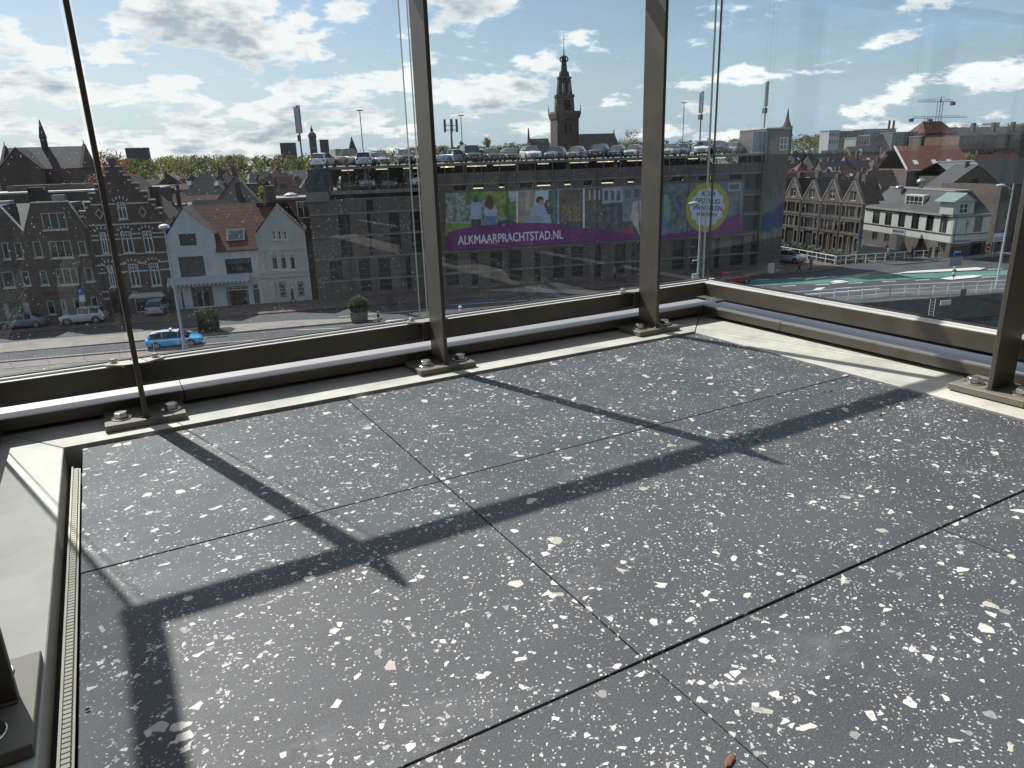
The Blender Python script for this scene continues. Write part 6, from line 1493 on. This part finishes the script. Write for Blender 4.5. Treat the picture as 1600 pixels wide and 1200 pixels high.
MB().add([(xt-5.4, -8.5, zt-5.6), (xt, -8.5, zt-.2), (xt, 0, zt-.2), (xt-5.4, 0, zt-5.6), (xt+5.4, -8.5, zt-5.6), (xt+5.4, 0, zt-5.6)], [(0, 1, 2, 3), (1, 4, 5, 2)]).build('transept_roof', SLATE, lc)
MB().prism([(xt-5.2, 0), (xt+5.2, 0), (xt+5.2, zt-5.6), (xt, zt-.3), (xt-5.2, zt-5.6)], -8.4, -7).build('transept_wall', BR_B, lc)
MB().tube((xt-5.3, -8.6, zt-5.6), (xt, -8.6, zt-.15), .14, n=4).tube((xt+5.3, -8.6, zt-5.6), (xt, -8.6, zt-.15), .14, n=4).build('transept_coping', ZINC, lc)
xs = F(67, 215, VC)[0]-uc; zs = F(61, 187, VC)[1]-STREET
sp = MB(); sp.ring([(.85, zt-1.5), (.85, zt+2.2)], 8, (xs, 0)); sp.ring([(1.0, zt+2.2), (.62, zt+4.2), (.10, zs)], 8, (xs, 0)); sp.build('spire', mat('spire_copper', (.075, .085, .085), .7, .1, .2, .5), lc)
# domed tower, slabs and small spires on the left skyline
v = 350; u = F(488, 215, v)[0]; dz = lambda y: F(488, y, v)[1]-STREET
dt = thing('domed_tower', 'slender round domed tower on the skyline right of the leftmost phone mast', 'tower', S(u, v, STREET), RZ)
MB().ring([(1.6, 0), (1.6, dz(215)), (1.9, dz(214.5)), (1.75, dz(210)), (1.1, dz(207)), (.5, dz(205.5))], 12).build('shaft', mat('dome_tower_grey', (.20, .19, .17), .8), dt, smooth=True); MB().ring([(.55, dz(206)), (.6, dz(202)), (.3, dz(200)), (.08, dz(195))], 10).build('lantern', TL, dt)
def slab(px0, px1, pyt, v, label, m, h_extra=0, name='flat_block'):
    a, zt = F(px0, pyt, v); b, _ = F(px1, pyt, v); t = thing(name, label, 'building', S((a+b)/2, v, STREET), RZ); w = (b-a)/2; h = zt-STREET
    MB().box(-w, w, 0, max(6, w*.6), 0, h).build('wall', m, t)
    R = random.Random(px0); n = max(2, int((px1-px0)/4)); wm = MB(); k = 0
    for i in range(n):
        x = -w+(i+.5)*2*w/n
        for j in range(2):
            zz = h-1.2-j*3.0
            MB().box(x-w/n*.55, x+w/n*.55, -.06, -.005, zz-.9, zz+.5).build('window', PANE, t)
    MB().box(-w-.15, w+.15, -.2, max(6, w*.6)+.2, h+.002, h+.35).build('roof_edge', CONC, t)
    return t
slab(195, 231, 232, 700, 'distant grey flat block on the skyline above the stepped gable house', mat('far_block_grey', (.17, .17, .18), .9)); slab(437, 462, 224, 700, 'distant brownish slab block left of the leftmost phone mast', mat('far_block_brown', (.20, .17, .16), .9))
slab(499, 513, 219, 600, 'distant grey block right of the domed tower', mat('far_block_grey', ()))
v = 420; u, zt = F(549, 213, v); t = thing('small_spire', 'small dark pointed spire on the skyline left of the slim lamp pole', 'spire', S(u, v, STREET), RZ); MB().box(-2.2, 2.2, -2.2, 2.2, 0, zt-STREET-8).build('shaft', TB, t); MB().ring([(2.6, zt-STREET-8), (.05, zt-STREET)], 8).build('spire', TL, t)
v = 330; u, zt = F(1232, 168, v); t = thing('small_spire', 'thin dark church spire just right of the garage tower', 'spire', S(u, v, STREET), RZ); MB().box(-1.9, 1.9, -1.9, 1.9, 0, F(1232, 197, v)[1]-STREET).build('shaft', TB, t); MB().ring([(2.0, F(1232, 197, v)[1]-STREET), (.9, F(1232, 186, v)[1]-STREET), (.05, zt-STREET)], 8).build('spire', TL, t)
# buildings on the right skyline
slab(1348, 1400, 203, 300, 'white modern block with two dark chimneys on the right skyline', mat('far_white', (.62, .64, .66), .8)); 
v = 305; t = bpy.data.objects['flat_block.003'] if 'flat_block.003' in bpy.data.objects else None
for px in (1390, 1397):
    u, zt = F(px, 188, v); o = MB().tube((0, 0, F(px, 206, v)[1]-STREET-3), (0, 0, zt-STREET), .5, n=8).build('flue', TL, t); 
    if t is not None: o.location = (u-F(1374, 203, 300)[0], v-300, 0)
slab(1296, 1312, 205, 280, 'small white cube building on the right skyline above the gabled row', mat('far_white', ())); slab(1312, 1350, 206, 290, 'grey green flat block left of the white modern block', mat('far_block_green', (.20, .22, .21), .9))
slab(1338, 1358, 216, 230, 'low pale box building in front of the white modern block', mat('far_pale', (.45, .45, .42), .9)); slab(1395, 1434, 208, 240, 'blue grey glazed block on the right skyline', mat('far_blue', (.16, .20, .26), .6)); slab(1360, 1396, 212, 245, 'dull grey flat block below the two dark chimneys', mat('far_block_grey', ()))
slab(1478, 1516, 201, 260, 'pale grey flat block right of the red mansard house', mat('far_pale', ())); slab(1440, 1505, 214, 230, 'long grey brick building below the red mansard house', OLDW[0])
slab(1555, 1562, 193, 250, 'tiny pale rooftop hut on the right skyline', mat('far_white', ()))
v = 260; a, zt = F(1433, 190, v); b, ze_ = F(1477, 207, v)
t = far_house('red_mansard_house', 'house with a tall dark red roof under the tower crane', b-a, 10, ze_-STREET, zt-STREET, OLDW[0], mat('dark_red_roof', (.15, .045, .035), .85, 0, .2, .6), hip=.55, windows=False, chim=2, seed=61); place(t, (a+b)/2, v, STREET)
# red roof warehouse with three white roof lights
v = 128; a, zr_ = F(1415, 228, v); b, _ = F(1477, 230, v); e0, ze_ = F(1391, 266, v-4); e1, _ = F(1441, 268, v-4)
rt = thing('red_roof_house', 'steep red tiled roof with three white roof lights above the cream corner building', 'house', S((a+b)/2, v, STREET), RZ-.35)
w = (b-a)/2+1.2; zr_ -= STREET; ze_ -= STREET; d = 7.5
MB().add([(-w, -d, ze_), (w, -d, ze_), (w, 0, zr_), (-w, 0, zr_), (w, d, ze_), (-w, d, ze_)], [(0, 1, 2, 3), (3, 2, 4, 5)]).build('roof', mat('warm_red_tile', (.20, .062, .036), .8, 0, .2, 1.2, bands=(.36, .6, 'Z'), bump=.4), rt)
MB().box(-w+.2, w-.2, -d+.3, d-.3, 0, ze_).build('wall', BR_B, rt)
g_ = MB().prism([(-d+.2, 0), (d-.2, 0), (d-.2, ze_), (0, zr_-.1), (-d+.2, ze_)], -.2, .2).build('gable', BR_B, rt); g_.matrix_local = Matrix.Translation((w-.1, 0, 0)) @ Matrix.Rotation(PI/2, 4, 'Z')
for yy in (-2.4, 0, 2.4): MB().box(w+.11, w+.15, yy-.4, yy+.4, ze_-1.4, ze_+.2).build('window', PANE, rt)
MB().tube((-w, -d, ze_), (-w, 0, zr_), .2, n=4).build('verge', STONE, rt); MB().box(-w, w, -d-.2, -d, ze_-.25, ze_).build('gutter', STONE, rt)
sl = Vector((0, d, zr_-ze_)).normalized(); nv = Vector((0, -(zr_-ze_), d)).normalized()
for x in (-w*.62, -w*.05, w*.42):
    c = Vector((x, -d, ze_))+sl*1.7+nv*.1; P = [c-Vector((.4, 0, 0)), c+Vector((.4, 0, 0)), c+Vector((.4, 0, 0))+sl*1.5, c-Vector((.4, 0, 0))+sl*1.5]
    MB().add(P+[p-nv*.15 for p in P], [(0, 1, 2, 3), (0, 1, 5, 4), (1, 2, 6, 5), (2, 3, 7, 6), (3, 0, 4, 7)]).build('roof_light', mat('white_roof_light', ()), rt)
# green grey low roof, far right, and brown brick block above it
v = 112; a, zt = F(1496, 254, v); b, _ = F(1640, 262, v)
t = thing('green_roof_hall', 'long hall with a pale grey green sheet roof at the right edge', 'building', S(a, v, STREET), RZ-.06); w = b-a; zt -= STREET
GRS = mat('grey_green_sheet', (.32, .39, .37), .6, .05, .1, .5, stretch=(1, 1, 1))
MB().add([(0, 0, zt-2.6), (w, 0, zt-2.6), (w, 6, zt), (.8, 6, zt), (w, 12, zt-2.6), (0, 12, zt-2.6)], [(0, 1, 2, 3), (3, 2, 4, 5)]).build('roof', GRS, t); MB().tube((.8, 6, zt+.05), (w, 6, zt+.05), .14, n=6).build('ridge', FRAMEW, t)
MB().box(.3, w, .5, 11.5, 0, zt-2.5).build('wall', OLDW[0], t)
for i in range(9): MB().box(.8+i*1.5, 1.9+i*1.5, .40, .49, zt-4.2, zt-3.0).build('window', mat('pale_hall_window', (.16, .20, .20), .2), t)
v = 185; a, zt = F(1500, 212, v); b, zt2 = F(1660, 196, v)
t = thing('brick_block', 'broad brown brick block with many small windows at the right edge', 'building', S(a, v, STREET), RZ-.05); w = b-a; h = zt2-STREET-1.0
WB = mat('warm_brown_brick', (.24, .155, .105), .9, 0, .2, .4)
MB().box(0, w, 0, 14, 0, h-1.2).build('wall', WB, t); MB().add([(-.3, -.3, h-1.2), (w, -.3, h-1.2), (w, 5, h+1.2), (2.5, 5, h+1.2)], [(0, 1, 2, 3)]).build('roof', SLATE, t)
for i in range(17):
    for j in range(4): MB().box(1.4+i*1.9, 2.3+i*1.9, -.05, -.005, h-3.6-j*3.1, h-2.2-j*3.1).build('window', PANE, t)
for i in range(3): MB().box(6+i*7, 6.9+i*7, 2, 3, h-.5, h+2.4).build('chimney', BR_B, t)
DIM[0] = .4
fh = far_house('dark_gable_house', 'dark gabled house with pale verge right behind the cream corner building', 8, 9, 7.6, 11.2, OLDW[0], SLATE, seed=71); u = F(1505, 290, 99)[0]; place(fh, u, 99, STREET, PI/2-.4)
bh = thing('brick_side_house', 'dark brown brick house with tall windows right of the cream corner building', 'house', S(88.6, 80.5, STREET), RZ); MB().holed(rect(0, 12, 0, 9.0), [rect(x, x+1.1, z_, z_+1.9) for x in (.9, 3.2, 5.5) for z_ in (1.0, 4.4)], .15, .4).build('wall', BR_A, bh)
for x in (.9, 3.2, 5.5):
    for z_ in (1.0, 4.4): window(bh, x, x+1.1, z_, z_+1.9, nx=2, frame=FRAMED, fw=.08)
MB().add([(-.2, -.2, 8.9), (12, -.2, 8.9), (12, 5, 12.2), (-.2, 5, 12.2)], [(0, 1, 2, 3)]).build('roof', SLATE, bh); MB().box(0, .3, .42, 10, 0, 9).build('side_wall', BR_A, bh)
# tower cranes
CRN = mat('crane_steel', (.34, .32, .28), .6, .2, .1, 1); CRD = mat('crane_dark', (.17, .15, .13), .7)
def crane(px, pyb, pyt, jl, jr, pyj, v, label, apex=True):
    u, zt = F(px, pyt, v); zj = F(px, pyj, v)[1]-STREET; a = F(jl, pyj, v)[0]-u; b = F(jr, pyj, v)[0]-u
    t = thing('tower_crane', label, 'crane', S(u, v, STREET), RZ)
    m = MB()
    for sx in (-.8, .8):
        for sy in (-.8, .8): m.tube((sx, sy, 0), (sx, sy, zj), .12, n=4)
    k = 0
    while k*2.2 < zj: m.tube((-.8, -.8, k*2.2), (.8, -.8, min(zj, k*2.2+2.2)), .09, n=3); k += 1
    m.build('mast', CRN, t)
    j = MB(); j.tube((a, 0, zj), (b, 0, zj), .14, n=4).tube((a*.95, 0, zj+.9), (b*.8, 0, zj+.9), .09, n=4)
    n = int(abs(b-a)/2)
    for i in range(n): x0, x1 = a+(b-a)*i/n, a+(b-a)*(i+1)/n; j.tube((x0, 0, zj), ((x0+x1)/2, 0, zj+.9), .08, n=3).tube(((x0+x1)/2, 0, zj+.9), (x1, 0, zj), .08, n=3)
    j.build('jib', CRD, t)
    if apex: MB().tube((0, 0, zj), (0, 0, zt-STREET), .35, .15, 5).tube((0, 0, zt-STREET), (a*.6, 0, zj+.9), .06, n=3).tube((0, 0, zt-STREET), (b*.8, 0, zj+.9), .06, n=3).build('apex', CRN, t)
    xc = b if abs(b) < abs(a) else a
    MB().box(xc-1.2, xc+.6, -.7, .7, zj-1.7, zj-.1).build('counterweight', CRD, t)
crane(1471, 205, 151, 1433, 1490, 159, 300, 'taller tower crane with its jib level on the right skyline')
crane(1450, 205, 178, 1425, 1511, 184.5, 330, 'lower tower crane behind, its long jib reaching right', apex=False)

# trees
def tree_at(px, pyb_z, v, name, label, pyt, rad_px, m, **k):
    u, zt = F(px, pyt, v); rad = (F(px+rad_px, pyt, v)[0]-F(px-rad_px, pyt, v)[0])/2
    t = make_tree(name, label, zt-STREET, rad, m, **k); place(t, u, v, STREET); return t
tree_at(986, 0, 260, 'broad_tree', 'round half bare tree on the skyline left of the third post', 191, 17, LF_B, n=1500, size=.42, clumps=26, seed=2, base=.35)
tree_at(760, 0, 260, 'broad_tree', 'bushy brown green tree on the skyline right of the armed mast', 213, 14, LF_B, n=1100, size=.45, clumps=16, seed=3)
tree_at(719, 0, 170, 'cypress', 'dark upright tree behind the people carrier on the roof deck', 210, 8, LF_D, n=1200, size=.3, clumps=14, seed=4)
tree_at(690, 0, 240, 'broad_tree', 'brownish tree behind the three armed phone mast', 221, 14, LF_B, n=900, size=.45, clumps=14, seed=5)
tree_at(168, 0, 150, 'copper_tree', 'red brown copper tree behind the stepped gable', 230, 44, LF_R, n=2600, size=.32, clumps=26, seed=6, base=.25)
tree_at(408, 0, 112, 'willow', 'bright yellow green willow standing among the roofs left of the garage', 266, 15, LF_Y, n=1800, size=.22, clumps=16, seed=7, base=.3)
tree_at(424, 0, 108, 'willow', 'smaller yellow green tree hanging beside the willow, nearer the garage', 283, 10, LF_Y, n=1100, size=.2, clumps=12, seed=9, base=.3)
tree_at(95, 0, 118, 'willow', 'yellow green tree tuft above the leftmost brick house', 282, 12, LF_Y, n=900, size=.24, clumps=10, seed=10, base=.4)
tree_at(137, 0, 118, 'willow', 'yellow green tree tuft beside the leftmost post', 272, 9, LF_Y, n=800, size=.24, clumps=10, seed=11, base=.4)
tree_at(1512, 0, 150, 'broad_tree', 'olive yellow tree in front of the broad brick block', 234, 18, LF_O, n=1500, size=.3, clumps=16, seed=12)
tree_at(1210, 0, 150, 'broad_tree', 'dark bushy top showing above the garage tower', 190, 10, LF_D, n=700, size=.3, clumps=10, seed=13)
def treeline(pts, v0, v1, label, n, mats_, seed):
    R = random.Random(seed); mbs = [MB() for _ in mats_]
    for _ in range(n):
        f = R.random(); px = pts[0][0]+(pts[-1][0]-pts[0][0])*f; py = np.interp(px, [p[0] for p in pts], [p[1] for p in pts]); v = R.uniform(v0, v1)
        u, zt = F(px, py, v); h = (zt-STREET)*R.uniform(.84, .98); r = R.uniform(3.5, 6.5)*v/450; mb = mbs[R.choices(range(len(mats_)), [q[1] for q in mats_])[0]]
        for _k in range(7): leaves(mb, (u+R.uniform(-.7, .7)*r, v+R.uniform(-.6, .6)*r, h-r*R.uniform(.5, 1.5)), r*R.uniform(.35, .55), 26, .95*v/450, R, (1, 1, .85), .5)
        for _k in range(2): leaves(mb, (u, v, h*.45), r*.9, 20, 2.0, R, (1, 1, 1.6), .2)
    for mb, (m_, w_) in zip(mbs, mats_):
        if not mb.v: continue
        o = mb.build('treeline', m_); o.location = (0, 0, STREET); o.rotation_euler = (0, 0, RZ); tag(o, label, 'treeline', kind='stuff')
treeline([(-40, 247), (60, 245), (190, 242), (270, 237), (330, 235), (400, 236), (470, 237), (540, 234), (600, 228), (660, 228), (720, 226), (800, 226)], 420, 640, 'far line of yellow green spring trees along the left skyline', 190, [(LF_O, 5), (LF_Y, 1.0), (LF_G, 2), (LF_B, 2)], 31)
treeline([(560, 229), (680, 221), (790, 219), (860, 217), (960, 212), (1060, 214), (1160, 208), (1240, 205), (1330, 203), (1420, 199), (1520, 190), (1600, 186), (1660, 184)], 470, 700, 'far line of dull green trees along the right skyline', 330, [(LF_G, 5), (LF_O, 3), (LF_D, 2.5)], 32)
print('objects', len(bpy.data.objects))
